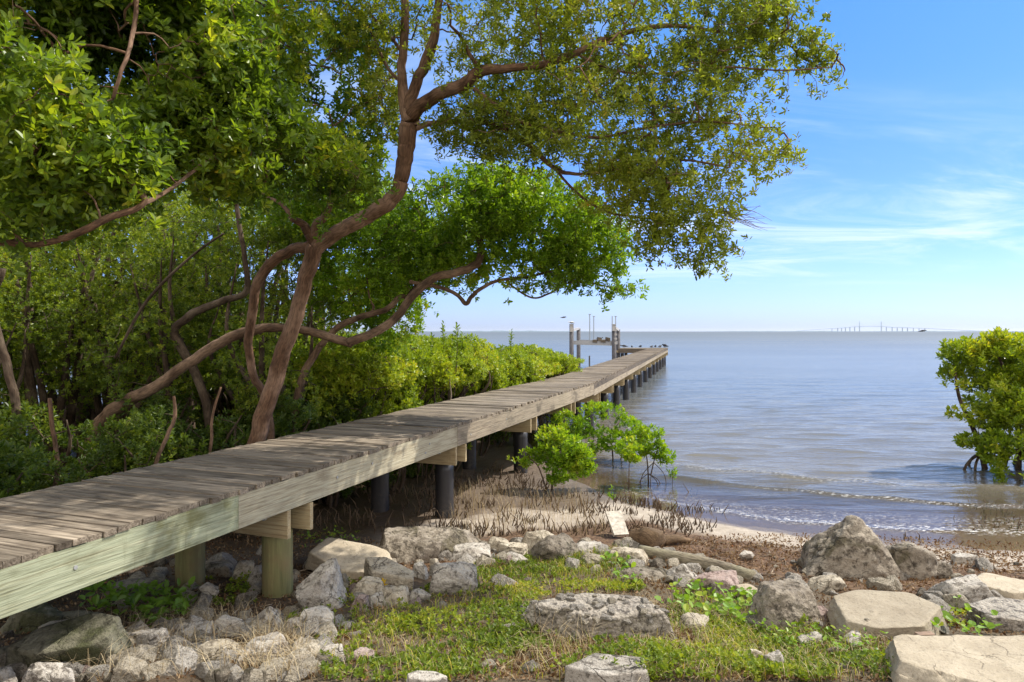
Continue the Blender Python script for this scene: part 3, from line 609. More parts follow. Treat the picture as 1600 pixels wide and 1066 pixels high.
def limb(q, pts, rads, seed, rough=.09, k=14, sub=9):
    p = np.array([P(*a) for a in pts]); c = spline(p, sub); 
    rr = np.interp(np.linspace(0, len(pts)-1, len(c)), range(len(pts)), [x*.50*a[2]/F for x, a in zip(rads, pts)])
    c[1:-1] += .18*rr[1:-1, None]*np.stack([fbm3(np.stack([np.arange(len(c))*.35+seed*9, np.full(len(c), j*5.), np.zeros(len(c))], 1), 2, seed) for j in range(3)], 1)[1:-1]
    q.tube(c, rr, k, True, seed=seed, rough=rough); return c, rr
def gnodes(cs, rs):
    return list(np.vstack(cs)), list(np.concatenate(rs))
def tree(name, label, base, limbs, blobs, bmat, lmat, nt1, nt2, ntip, k, Ln, Wd, seed, shell=.3, noise=.9, cut=-.15, extra=None, cat='tree', group=None, tipr=.0035, th=(30, 85), spread=.16):
    r = np.random.default_rng(seed); t = empty(name, tuple(base), label, cat, group); O_ = np.array(base, float)
    q = MB(); cs = []; rs = []
    for i, (pts, rads) in enumerate(limbs):
        c, rr = limb(q, pts, rads, seed*13+i); cs.append(c[2:]); rs.append(rr[2:])
    nodes, rads = gnodes(cs, rs); ok = [i for i, n_ in enumerate(nodes) if n_[2] > 2.6]; nodes = [nodes[i] for i in ok]; rads = [rads[i] for i in ok]
    T1 = blob_pts(blobs, nt1, r, .1, 0); a_n, a_r, _, _ = grow(q, nodes, rads, T1, r, .010, .6, .13, 6, 6, 6, .05)
    T2 = blob_pts(blobs, nt2, r, .2, noise, cut-.1, seed); a_n, a_r, e2, d2_ = grow(q, a_n, a_r, T2, r, tipr, .6, .12, 4, 4, 1.6, .03)
    T3 = blob_pts(blobs, ntip, r, shell, noise, cut, seed)
    T3 = T3*.45+.55*(e2[r.integers(0, len(e2), ntip)]*0+T3); 
    near = T3
    _, _, e3, d3 = grow(q, a_n, a_r, near, r, .0022, .6, .12, 2, 3, 1.5, .02)
    q.build('trunk', bmat, t, O_, smooth=True)
    d3 = d3/(np.linalg.norm(d3, axis=1)[:, None]+1e-9); A = d3*.8+r.normal(0, .35, d3.shape)+np.array([0, 0, .55])
    # several rosettes round every twig end
    E = np.vstack([e3]+[e3+r.normal(0, spread*.5, e3.shape) for _ in range(2)]); A = np.vstack([A, A+r.normal(0, .5, A.shape), A+r.normal(0, .5, A.shape)])
    ct = np.clip(.5+.55*fbm3(E*1.3, 3, seed+5)+r.normal(0, .16, len(E)), 0, 1)
    V, Q, ti = leaves(E, A, k, Ln, Wd, r, th, ctint=ct)
    link('crown', mesh_np('crown', V-O_, Q, ti), lmat, t); return t
zA = tz(-3.2, 8.0)
LA = [([(368, 826, 8.0), (385, 745, 8.0), (405, 670, 8.0), (432, 585, 7.95), (458, 505, 7.85), (478, 440, 7.75), (492, 388, 7.7)], [35, 28, 26, 25, 24, 23, 26]),
      ([(492, 388, 7.7), (520, 365, 7.65), (560, 345, 7.6), (600, 322, 7.5), (622, 298, 7.45), (630, 262, 7.4), (636, 225, 7.35), (641, 190, 7.3)], [23, 23, 24, 25, 23, 24, 26, 30]),
      ([(641, 190, 7.3), (632, 150, 7.3), (628, 100, 7.3), (633, 50, 7.3), (632, -10, 7.3), (640, -90, 7.4)], [24, 17, 14, 13, 12, 8]),
      ([(636, 170, 7.3), (650, 130, 7.2), (668, 90, 7.1), (680, 45, 7.0), (688, -5, 7.0), (720, -90, 7)], [18, 17, 18, 15, 12, 7]),
      ([(643, 180, 7.3), (665, 160, 7.2), (700, 142, 7.0), (732, 128, 6.9), (752, 112, 6.85), (800, 106, 6.8), (870, 95, 6.8), (950, 60, 6.8), (1040, 40, 6.9), (1130, 50, 7)], [24, 22, 20, 20, 17, 13, 11, 9, 7, 4]),
      ([(650, 200, 7.3), (680, 192, 7.35), (730, 190, 7.4), (775, 196, 7.4), (820, 222, 7.4), (865, 262, 7.4), (905, 272, 7.3), (980, 262, 7.2), (1060, 250, 7.1), (1140, 262, 7.0)], [10, 8, 7, 8, 8, 7, 5, 4.5, 4, 2.5]),
      ([(740, 138, 6.9), (775, 165, 6.95), (815, 190, 7.0), (870, 205, 7.0), (935, 215, 7.0), (1010, 200, 6.9), (1100, 190, 6.9), (1200, 200, 6.9)], [8, 7, 6, 5, 4.5, 4, 3, 2]),
      ([(865, 262, 7.4), (900, 300, 7.4), (945, 330, 7.3), (1000, 340, 7.2), (1060, 350, 7.1), (1100, 385, 7.0)], [4, 4, 3.5, 3, 2.5, 2]),
      ([(632, 135, 7.3), (605, 105, 7.5), (585, 60, 7.7), (560, 20, 7.8), (520, 2, 7.9), (430, 6, 8)], [5, 5, 4, 4, 3.5, 3]),
      ([(630, 85, 7.3), (612, 60, 7.6), (590, 35, 7.8), (560, 0, 7.9), (545, -30, 8)], [6, 5, 4.5, 4, 3]),
      ([(900, 85, 6.8), (960, 110, 6.9), (1040, 115, 6.9), (1130, 105, 6.9), (1220, 110, 6.9), (1300, 105, 6.9)], [4, 4, 3.5, 3, 2.5, 1.5]),
      # knotted left limb that bends back down to the mud
      ([(486, 384, 7.7), (455, 392, 7.75), (425, 410, 7.8), (402, 445, 7.9), (394, 495, 8.0), (388, 545, 8.1), (398, 590, 8.2), (415, 625, 8.4), (425, 700, 8.8), (425, 790, 8.9)], [18, 16, 16, 15, 14, 13, 13, 12, 12, 12]),
      ([(490, 380, 7.7), (482, 362, 7.65), (470, 348, 7.6), (455, 340, 7.55), (440, 320, 7.6), (400, 298, 7.7)], [15, 15, 11, 8, 6, 4]),
      ([(486, 372, 7.7), (496, 350, 7.6), (510, 335, 7.5), (520, 310, 7.4)], [14, 12, 10, 5])]
BA = [(1010, 55, 7.1, 230, 110, 1.4), (1170, 90, 7, 105, 85, .8), (1285, 108, 7, 45, 33, .3), (1300, 100, 7, 36, 26, .25), (1262, 75, 7, 30, 30, .3), (1200, 30, 7, 60, 50, .5), (1130, 220, 7, 100, 75, .8), (1215, 246, 7, 50, 16, .2), (950, 190, 7.2, 190, 110, 1.4),
      (1070, 310, 7, 90, 65, .7), (1105, 385, 6.9, 55, 42, .4), (1020, 365, 7, 42, 42, .4), (985, 290, 7.1, 90, 65, .8), (790, 60, 7.3, 170, 100, 1.3), (740, 190, 7.4, 80, 60, .7), (590, 50, 7.8, 100, 70, .9), (600, 160, 7.8, 50, 60, .6),
      (800, 190, 7.3, 110, 80, .8), (900, -130, 7.2, 300, 120, 1.6), (660, -120, 7.6, 190, 110, 1.4), (1180, -60, 7.1, 90, 60, .8)]
POW[0] = .62
tree('buttonwood_tree', 'large leaning tree with reddish forked trunk and olive crown arching over the boardwalk', (P(368, 826, 8.0)[0], 8.0, zA), LA, BA, bark_a, leaf_a, 170, 1300, 4100, 8, .060, .020, 21, .15, 1.2, -.30, tipr=.003)
POW[0] = .8
# bare grey twigs sticking out of the right side of the crown
q = MB(); rr_ = np.random.default_rng(5); p0 = P(1130, 330, 7)
for k in range(16):
    e = P(1215-rr_.uniform(0, 40), 318+rr_.uniform(0, 45), 7+rr_.normal(0, .12)); q.tube(spline([p0+rr_.normal(0, .04, 3), (p0+e)/2+rr_.normal(0, .04, 3), e], 4), np.linspace(.005, .0016, 9), 4, False)
dtw = q.build('dead_twigs', plainmat('grey_twig', (.20, .17, .14), .8, .2), bpy.data.objects['buttonwood_tree'], np.array(bpy.data.objects['buttonwood_tree'].location))
dtw['label'] = 'bare grey twigs without leaves'

LB = [([(120, 800, 9.0), (138, 715, 8.9), (158, 660, 8.8), (195, 628, 8.7), (250, 600, 8.6), (300, 563, 8.5), (345, 535, 8.5), (395, 516, 8.5), (440, 512, 8.5), (490, 520, 8.5), (550, 537, 8.5)], [26, 23, 24, 20, 17, 16, 15, 15, 14, 13, 14]),
      ([(545, 536, 8.5), (585, 520, 8.55), (620, 495, 8.7), (645, 462, 8.8), (680, 435, 8.9), (715, 425, 9.0), (745, 412, 9.0), (752, 385, 9.1), (742, 350, 9.2), (760, 310, 9.3), (800, 280, 9.4)], [15, 13, 13, 13, 12, 13, 12, 10, 7, 5, 3]),
      ([(500, 540, 9.6), (530, 510, 9.6), (565, 495, 9.6), (600, 485, 9.6), (625, 465, 9.6), (645, 455, 9.6), (680, 400, 9.7), (720, 340, 9.7)], [10, 11, 10, 9, 9, 8, 6, 4]),
      ([(640, 440, 9.2), (690, 450, 9.2), (716, 462, 9.2), (728, 474, 9.2), (745, 455, 9.2), (780, 438, 9.2), (830, 432, 9.3), (900, 415, 9.4), (950, 420, 9.4)], [6, 6, 6, 7, 6, 5, 4, 3, 2]),
      ([(790, 440, 9.3), (830, 465, 9.3), (860, 458, 9.3), (900, 440, 9.4), (985, 455, 9.3)], [3, 3, 3, 2.5, 1.5]),
      ([(500, 540, 9.6), (470, 600, 9.6), (455, 700, 9.7), (450, 800, 9.8)], [10, 12, 13, 15])]
BB = [(700, 345, 9.6, 150, 75, 1.2), (830, 350, 9.5, 130, 72, 1.1), (925, 385, 9.3, 65, 62, .7), (965, 455, 9.3, 45, 12, .25), (850, 425, 9.4, 85, 35, .6), (620, 400, 10, 110, 70, 1.0), (560, 310, 10.2, 120, 70, 1.1),
      (780, 300, 9.7, 80, 45, .8), (560, 440, 10.6, 90, 70, 1.0), (625, 500, 11, 55, 55, .7), (720, 415, 9.6, 70, 35, .6), (480, 300, 10.5, 110, 90, 1.2)]
tree('mangrove_tree', 'bright green spreading tree whose long crooked limb crosses behind the reddish trunk', (P(120, 800, 9)[0], 9.0, .08), LB, BB, bark_b, leaf_b, 90, 900, 4300, 8, .070, .028, 22, .3, .8, -.2)

LCm = [([(-330, 900, 5.0), (-320, 700, 5.0), (-260, 520, 4.9), (-180, 420, 4.8), (-80, 372, 4.7), (0, 378, 4.6), (55, 383, 4.5), (110, 368, 4.4), (165, 343, 4.4), (225, 318, 4.5), (205, 285, 4.5), (188, 255, 4.5), (178, 210, 4.5)], [40, 36, 30, 26, 17, 11, 9, 11, 11, 9, 10, 8, 6]),
       ([(225, 318, 4.5), (260, 300, 4.7), (300, 270, 5), (340, 240, 5.3), (420, 200, 5.8), (480, 240, 6.2)], [8, 6, 5, 5, 4, 3]),
       ([(-260, 520, 4.9), (-150, 250, 4.8), (-20, 60, 4.8), (90, -60, 4.8), (180, -80, 4.7), (212, -20, 4.6), (206, 60, 4.5), (190, 110, 4.4), (176, 155, 4.4)], [28, 20, 15, 12, 9, 7, 7, 6, 5]),
       ([(90, -60, 4.8), (250, -20, 5.6), (330, 90, 6.3), (370, 160, 6.6), (415, 205, 6.8), (450, 260, 7)], [9, 8, 8, 7.5, 6, 4]),
       ([(330, 90, 6.3), (305, 112, 6.2), (275, 122, 6.1)], [7, 6, 5])]
BC = [(90, 120, 4.6, 150, 150, .8), (180, 30, 5.0, 130, 70, .7), (60, 20, 5, 110, 60, .7), (150, 250, 4.7, 120, 70, .5), (260, 60, 5.1, 160, 110, .9), (120, 240, 4.5, 130, 85, .6), (330, 190, 5.6, 120, 110, .8), (40, 335, 4.6, 85, 45, .5), (500, 275, 6.5, 95, 75, .6), (400, 240, 6, 110, 90, .8), (410, 70, 6.8, 120, 90, 1.0), (550, 190, 7.9, 70, 80, .6), (545, 70, 8.0, 60, 60, .5), (505, 110, 7.4, 55, 80, .8),
      (-150, 180, 4.7, 160, 220, .9), (150, -130, 4.8, 300, 120, 1.0), (440, -90, 6.6, 160, 90, 1.1)]
tree('buttonwood_tree', 'near leafy tree filling the upper left corner with large dark green leaves', (P(-330, 900, 5)[0], 5.0, .2), LCm, BC, bark_a, leaf_c, 90, 1000, 4300, 8, .072, .031, 23, .3, 1.1, -.2, tipr=.004, spread=.2)

# ------------------------------------------------------------------ thicket behind the boardwalk
def thicket(kind, seed, h, rx, ncl, Ln, Wd, lmat, label, low=.35, k=9, nb=7):
    r = np.random.default_rng(seed); t = empty(kind, (0, 0, 0), label, 'tree' if h > 3 else 'shrub')
    q = MB(); cs = []; rs = []
    for i in range(nb):
        a = r.uniform(0, 6.28); e = r.uniform(.3, .8)*rx; top = np.array([cos(a)*e, sin(a)*e, h*r.uniform(.6, .9)])
        b = r.normal(0, .12, 3)*[1, 1, 0]+[0, 0, -.15]; m1 = b*.6+top*.4+r.normal(0, .12*rx, 3)*[1, 1, .5]; m2 = b*.25+top*.75+r.normal(0, .10*rx, 3)*[1, 1, .5]
        c = spline([b, m1, m2, top], 6); rr = np.linspace(.028+.012*h, .008, len(c)); q.tube(c, rr, 7, True, rough=.12, seed=seed+i); cs.append(c[4:]); rs.append(rr[4:])
    bl = []
    for i in range(10 if h > 3 else 7):
        a = r.uniform(0, 6.28); e = rx*r.uniform(.1, .62); z = h*r.uniform(low, .86); bl.append([cos(a)*e, sin(a)*e, z, rx*r.uniform(.35, .55), rx*r.uniform(.35, .55), h*r.uniform(.10, .2)])
    bl.append([0, 0, h*.8, rx*.55, rx*.55, h*.2]); bl = np.array(bl)
    T = ell_pts(bl, ncl, r, .45, 1.1, -.2, seed); T = T[T[:, 2] > .12]
    nd_, ra_ = gnodes(cs, rs); a_n, a_r, _, _ = grow(q, nd_, ra_, T[:max(40, ncl//9)], r, .006, .6, .12, 3, 4, 3, .05)
    q.build('trunk', bark_d, t, smooth=True)
    c0 = T.mean(0); A = (T-c0); A /= np.linalg.norm(A, axis=1)[:, None]; A = A*.7+r.normal(0, .35, A.shape)+[0, 0, .6]
    ct = np.clip(.5+.5*fbm3(T*1.5, 3, seed)+r.normal(0, .16, len(T)), 0, 1)
    V, Q, ti = leaves(T, A, k, Ln, Wd, r, (25, 85), ctint=ct); link('crown', mesh_np('crown', V, Q, ti), lmat, t); return t
r = np.random.default_rng(31)
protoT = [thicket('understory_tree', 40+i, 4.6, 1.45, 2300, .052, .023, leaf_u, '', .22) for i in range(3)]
protoS = [thicket('mangrove_shrub', 50+i, 1.9, 1.3, 1900, .060, .025, leaf_h, '', .25) for i in range(3)]
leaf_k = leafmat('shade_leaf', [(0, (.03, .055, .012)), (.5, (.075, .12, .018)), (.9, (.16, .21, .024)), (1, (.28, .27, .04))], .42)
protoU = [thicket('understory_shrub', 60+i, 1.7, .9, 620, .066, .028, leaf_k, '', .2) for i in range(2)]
used = set()
def place(pl, x, y, z, s, label, group, sz=None):
    p = pl[int(r.integers(len(pl)))]; o = p if p.name not in used else copy_tree(p); used.add(p.name)
    o.location = (x, y, z); o.rotation_euler = (0, 0, r.uniform(0, 6.28)); o.scale = (s, s, s*(sz or 1)); o['label'] = label; o['group'] = group; return o
gt = 'trees of the thicket behind the boardwalk'
T_ = [(x, 10.4+r.uniform(-.5, .5), 1.0) for x in np.arange(-10.5, -3.6, 1.15)]+[(x, 12.6+r.uniform(-.5, .5), 1.15) for x in np.arange(-13.5, -3.6, 1.5)]+[(x, 15.0+r.uniform(-.6, .6), 1.35) for x in np.arange(-17, -4.6, 2.0)]+[(x, 18.+r.uniform(-.6, .6), 1.6) for x in np.arange(-22, -6.5, 2.5)]+[(-8.2, 8.4, 1.0), (-6.9, 8.6, .9), (-9.6, 8.0, 1.1), (-10.5, 6.2, 1.2), (-8.6, 6.6, .9)]
for x, y, s in T_:
    u_ = 800+F*x/y; zn = 'past the left picture edge' if u_ < -80 else 'at the left picture edge' if u_ < 60 else 'above the upright dead sapling' if u_ < 170 else 'above the slanting dead sapling' if u_ < 300 else 'left of the reddish trunk' if u_ < 400 else 'behind the reddish trunk' if u_ < 520 else 'right of the reddish trunk'
    rw = 'nearest' if y < 9 else 'front-row' if y < 11.5 else 'second-row' if y < 14 else 'third-row' if y < 17 else 'rearmost'
    place(protoT, x, y, -.05, s*r.uniform(.92, 1.08), '%s tree of the shady thicket, %s' % (rw, zn), gt)
gs = 'shrubs along the left edge of the boardwalk'
for y in np.arange(5.0, 10.2, .62):
    er, el, ang, wd = edge(y)
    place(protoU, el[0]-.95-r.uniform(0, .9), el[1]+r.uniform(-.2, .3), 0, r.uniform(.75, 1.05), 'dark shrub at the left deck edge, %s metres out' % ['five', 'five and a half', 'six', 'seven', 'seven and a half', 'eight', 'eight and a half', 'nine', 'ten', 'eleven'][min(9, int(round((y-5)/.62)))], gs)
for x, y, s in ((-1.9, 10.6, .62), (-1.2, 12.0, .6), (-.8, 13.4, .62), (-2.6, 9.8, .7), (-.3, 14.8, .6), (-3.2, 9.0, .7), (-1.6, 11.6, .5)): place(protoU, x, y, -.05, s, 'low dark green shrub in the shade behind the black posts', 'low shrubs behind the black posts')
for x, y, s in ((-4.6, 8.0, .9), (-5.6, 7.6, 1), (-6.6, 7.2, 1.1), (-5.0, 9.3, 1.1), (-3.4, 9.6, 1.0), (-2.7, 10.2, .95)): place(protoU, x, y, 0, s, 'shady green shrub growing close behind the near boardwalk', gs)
gh = 'mangrove shrubs of the hedge beside the boardwalk'
for y in np.arange(10.2, 22.4, .95):
    er, el, ang, wd = edge(y); n_ = np.array([-cos(ang), sin(ang)])
    for j in range(7 if y > 12 else 4):
        c = el+n_*(.95+j*1.15+r.uniform(-.15, .15)); 
        h_ = 1.14 if y < 20.5 else 1.04
        if y > 20.5 and j > 4: continue
        nth = ['first', 'second', 'third', 'fourth', 'fifth', 'sixth', 'seventh', 'eighth', 'ninth', 'tenth', 'eleventh', 'twelfth', 'thirteenth'][min(12, int(round((y-10.2)/.95)))]
        place(protoS, c[0], c[1]+r.uniform(-.2, .2), -.1, h_*r.uniform(.92, 1.06)*(1.0+.10*(j > 2)), 'mangrove shrub touching the boardwalk edge, %s from the near end of the hedge' % nth if j == 0 else 'mangrove shrub in %s hedge row from the boardwalk, %s from the near end' % (['', 'second', 'third', 'fourth', 'fifth', 'sixth', 'seventh'][j], nth), gh, 1.12 if y < 14 else 1.0)
# spindly shoots rising over the hedge
gsh = 'leafy shoots rising above the hedge'
sh0 = None
for px, py, Y in ((692, 502, 13), (706, 506, 13), (731, 509, 14), (676, 513, 12.5), (797, 516, 17), (655, 517, 12.5)):
    x = (px-800)*Y/F; ztop = EYE+(HZ-py)*Y/F
    if sh0 is None:
        t = empty('mangrove_shoot', (x, Y, 0), '', 'plant'); q = MB(); q.tube(spline([(0, 0, 1.2), (.03, 0, 1.9), (.01, .02, 2.5)], 5), np.linspace(.012, .004, 11), 5, False); q.build('stem', bark_d, t)
        zz = np.linspace(1.95, 2.52, 9); B_ = np.stack([zz*0+.01, zz*0, zz], 1); V, Q, ti = leaves(B_, np.tile([[0, 0, 1.]], (9, 1)), 6, .095, .036, r, (30, 75), stack=1.0); link('foliage', mesh_np('foliage', V, Q, ti*.6), leaf_h, t); sh0 = t; o = t; hz0 = 2.55
    else: o = copy_tree(sh0)
    s_ = r.uniform(.85, 1.3); o.scale = (s_, s_, 1); o.location = (x+r.normal(0, .1), Y, ztop-hz0-r.uniform(-.03, .15)); o.rotation_euler = (r.normal(0, .05), r.normal(0, .05), r.uniform(0, 6)); o['label'] = 'thin leafy shoot rising above the top of the hedge'; o['group'] = gsh
# dark crooked trunks and dead stems seen in the thicket
def stem(name, label, pts, rads, m_, cat='tree'):
    q = MB(); b = P(*pts[0]); c, rr = limb(q, pts, rads, len(label), .12, 10)
    tag(q.build(name, m_, None, tuple(b), True, True), label, cat)
stem('dead_tree', 'dark trunk rising at the left picture edge behind the shrubs', [(30, 760, 7.6), (25, 640, 7.6), (8, 560, 7.6), (-10, 480, 7.6), (5, 420, 7.6)], [14, 13, 12, 11, 9], bark_d)
stem('dead_sapling', 'upright pale brown dead stem left of the crooked limb base', [(85, 790, 6.9), (90, 735, 6.9), (86, 690, 6.9), (80, 655, 6.9), (78, 622, 6.9)], [8, 7, 7, 7, 6], bark_a, 'dead sapling')
stem('dead_sapling', 'slanting broken dead stem right of the crooked limb base', [(235, 760, 7.3), (245, 720, 7.3), (262, 680, 7.3), (273, 650, 7.3), (271, 619, 7.3)], [6, 6, 6, 6, 4.5], bark_a, 'dead sapling')
stem('dead_sapling', 'thin pale forked dead stem close left of the reddish trunk', [(325, 730, 7.9), (330, 690, 7.9), (332, 650, 7.9), (345, 605, 7.9)], [5, 5, 4, 3], bark_a, 'dead sapling')
stem('bare_sapling', 'long thin dark branch slanting up to the right in the thicket', [(180, 560, 8.4), (230, 470, 8.4), (300, 400, 8.5), (350, 365, 8.5)], [4, 5, 4, 3], bark_d, 'sapling')
stem('dark_tree', 'dark bent trunk curving up from the thicket behind the crooked limb', [(330, 720, 9.2), (320, 620, 9.2), (285, 545, 9.2), (275, 515, 9.2), (310, 485, 9.1), (350, 470, 9.1), (385, 455, 9.0), (382, 400, 9.0), (372, 340, 9.0), (365, 250, 9.0)], [13, 13, 14, 13, 12, 11, 10, 8, 7, 6], bark_d)

# ------------------------------------------------------------------ right-hand mangrove and saplings by the water
def bush(name, label, base, stems, bl, n, k, Ln, Wd, lmat, seed, prop=0, cat='shrub', noise=1.0, nT=60):
    r = np.random.default_rng(seed); t = empty(name, base, label, cat); O_ = np.array(base); q = MB(); cs = []; rs = []
    for p, ra in stems:
        c = spline(np.array(p)+O_, 7); rr = np.linspace(ra, ra*.35, len(c)); q.tube(c, rr, 7, True, rough=.1, seed=seed); cs.append(c[3:]); rs.append(rr[3:])
    qs = q
    for i in range(prop):
        q = MB(); a = r.uniform(0, 6.28); c0 = cs[i % len(cs)][2]; e = c0+np.array([cos(a), sin(a), 0])*r.uniform(.12, .25)*(2.2 if stems[0][1] > .03 else 1); e[2] = O_[2]-.3
        q.tube(spline([c0, (c0+e)/2+[cos(a)*.08, sin(a)*.08, .12], e], 6), [stems[0][1]*.45]*13, 6, False); q.build('prop_root', bark_d, t, O_)
    bl = np.array(bl, float); bl[:, :3] += O_; T = ell_pts(bl, n, r, .4, noise, -.25, seed)
    nd_, ra_ = gnodes(cs, rs); grow(qs, nd_, ra_, T[:nT], r, .004, .6, .12, 3, 4, 4, .02); qs.build('stem', bark_d, t, O_, smooth=True)
    A = T-bl[:, :3].mean(0); A /= np.linalg.norm(A, axis=1)[:, None]; A = A*.6+r.normal(0, .3, A.shape)+[0, 0, .8]
    ct = np.clip(.5+.5*fbm3(T*2, 3, seed)+r.normal(0, .16, len(T)), 0, 1)
    V, Q, ti = leaves(T, A, k, Ln, Wd, r, (20, 75), ctint=ct); link('crown', mesh_np('crown', V-O_, Q, ti), lmat, t); return t
leaf_r = leafmat('red_mangrove_leaf', [(0, (.08, .14, .012)), (.35, (.17, .25, .016)), (.7, (.30, .37, .022)), (.93, (.44, .44, .035)), (1, (.50, .42, .06))], .36, .34, .45)
bx_ = (8.7, 12.3, -.05)
bush('mangrove_bush', 'big mangrove bush over the water at the right edge', bx_,
     [([(-.1, 0, -.3), (-.25, .1, .6), (-.5, .2, 1.3), (-.6, .2, 1.9)], .055), ([(.4, 0, -.3), (.5, .1, .7), (.3, 0, 1.5), (.2, .2, 2.1)], .06), ([(.9, .4, -.3), (1.0, .3, .8), (1.2, .5, 1.6), (1.5, .4, 2.2)], .06), ([(.6, -.6, -.3), (.9, -.8, .5), (.9, -1, 1.1)], .05)],
     [tuple(P(a, b, 12.3+dy)-np.array(bx_))+(c*12.3/F, dd, e*12.3/F) for a, b, dy, c, dd, e in
      ((1520, 562, .3, 42, .5, 36), (1570, 560, .3, 60, .7, 40), (1640, 575, .4, 80, 1., 60), (1500, 590, .1, 28, .4, 26), (1545, 620, 0, 45, .5, 36), (1600, 650, -.3, 55, .6, 50), (1545, 655, -.1, 30, .35, 22), (1525, 690, -.1, 30, .25, 12), (1500, 640, 0, 22, .3, 16), (1560, 700, -.5, 26, .4, 30), (1580, 740, -1, 26, .4, 22), (1480, 545, .2, 18, .3, 14), (1555, 528, .2, 20, .3, 14), (1615, 710, -.8, 42, .5, 42), (1690, 640, 0, 90, 1, 90), (1700, 700, -.5, 80, .9, 60))],
     5600, 8, .10, .040, leaf_r, 71, 14, noise=1.6)
leaf_s = leafmat('sapling_leaf', [(0, (.08, .17, .012)), (.4, (.17, .30, .016)), (.8, (.29, .40, .024)), (1, (.42, .42, .05))], .42, .36, .4)
def gb(px, py): b = G(px, py); return (float(b[0]), float(b[1]), float(b[2]))
b = gb(862, 766)
bush('mangrove_sapling', 'bright green bushy mangrove sapling right beside the black post', b, [([(0, 0, -.1), (.02, 0, .35), (.05, 0, .75)], .018), ([(-.05, 0, -.1), (-.2, 0, .35), (-.35, 0, .5)], .014)],
     [(.15, 0, .60, .42, .3, .30), (.0, .1, .85, .28, .25, .16), (.38, 0, .50, .28, .25, .22), (-.42, -.05, .55, .26, .2, .12), (-.25, 0, .42, .22, .2, .14), (.1, -.1, .3, .35, .25, .18), (.55, .1, .35, .22, .2, .16)], 620, 8, .068, .030, leaf_s, 72, noise=3)
b = gb(962, 742); b = (.0+ (958-800)*13.2/F, 13.2, -.06)
bush('mangrove_sapling', 'wide bright mangrove sapling growing at the water edge between both smaller ones', b, [([(0, 0, -.1), (-.02, 0, .3), (-.1, 0, .75)], .02), ([(.1, 0, -.1), (.2, 0, .3), (.25, 0, .6)], .016)],
     [(-.42, 0, .72, .38, .4, .24), (-.1, .1, .95, .40, .4, .22), (.22, 0, .72, .38, .4, .22), (-.35, .3, 1.0, .3, .3, .18), (.4, -.3, .55, .3, .3, .15), (-.5, -.2, .45, .4, .3, .25), (.1, -.2, .45, .4, .3, .22), (-.9, .3, .7, .4, .4, .3)], 760, 8, .068, .030, leaf_s, 73, noise=2.6)
b = gb(1012, 762)
bush('mangrove_sapling', 'small mangrove sapling with stilt roots standing in the shallow water', b, [([(.02, 0, -.1), (.0, 0, .35), (-.03, 0, .6), (-.05, 0, .85)], .014), ([(.05, 0, .2), (.12, 0, .5), (.2, 0, .75)], .012)],
     [(0, 0, .75, .28, .25, .14), (.15, 0, .62, .24, .22, .12), (.05, 0, .92, .22, .2, .10), (-.2, 0, .60, .2, .2, .12), (.3, 0, .5, .18, .2, .12)], 210, 8, .07, .031, leaf_s, 74, 6, noise=3, nT=30)
b = gb(982, 768)
bush('mangrove_sapling', 'slim single-stemmed mangrove sapling left of the stilt-rooted one', b, [([(.0, 0, -.1), (.01, 0, .35), (.02, 0, .7)], .010)], [(0, 0, .72, .24, .2, .13), (.05, 0, .55, .15, .15, .08)], 55, 8, .075, .034, leaf_s, 75, 2, noise=0, nT=20)
b = gb(1050, 764)
bush('mangrove_seedling', 'tiny mangrove seedling right of the stilt-rooted sapling', b, [([(.0, 0, -.1), (.01, 0, .2), (.02, 0, .36)], .006)], [(0, 0, .27, .10, .08, .12)], 9, 6, .07, .026, leaf_s, 76, 0, noise=0, nT=8, cat='seedling')
b = gb(958, 792)
bush('mangrove_seedling', 'small seedling among the breathing roots left of the white board', b, [([(.0, 0, -.1), (.01, 0, .15), (.02, 0, .25)], .006)], [(0, 0, .20, .07, .08, .08)], 6, 6, .06, .022, leaf_s, 77, 0, noise=0, nT=6, cat='seedling')

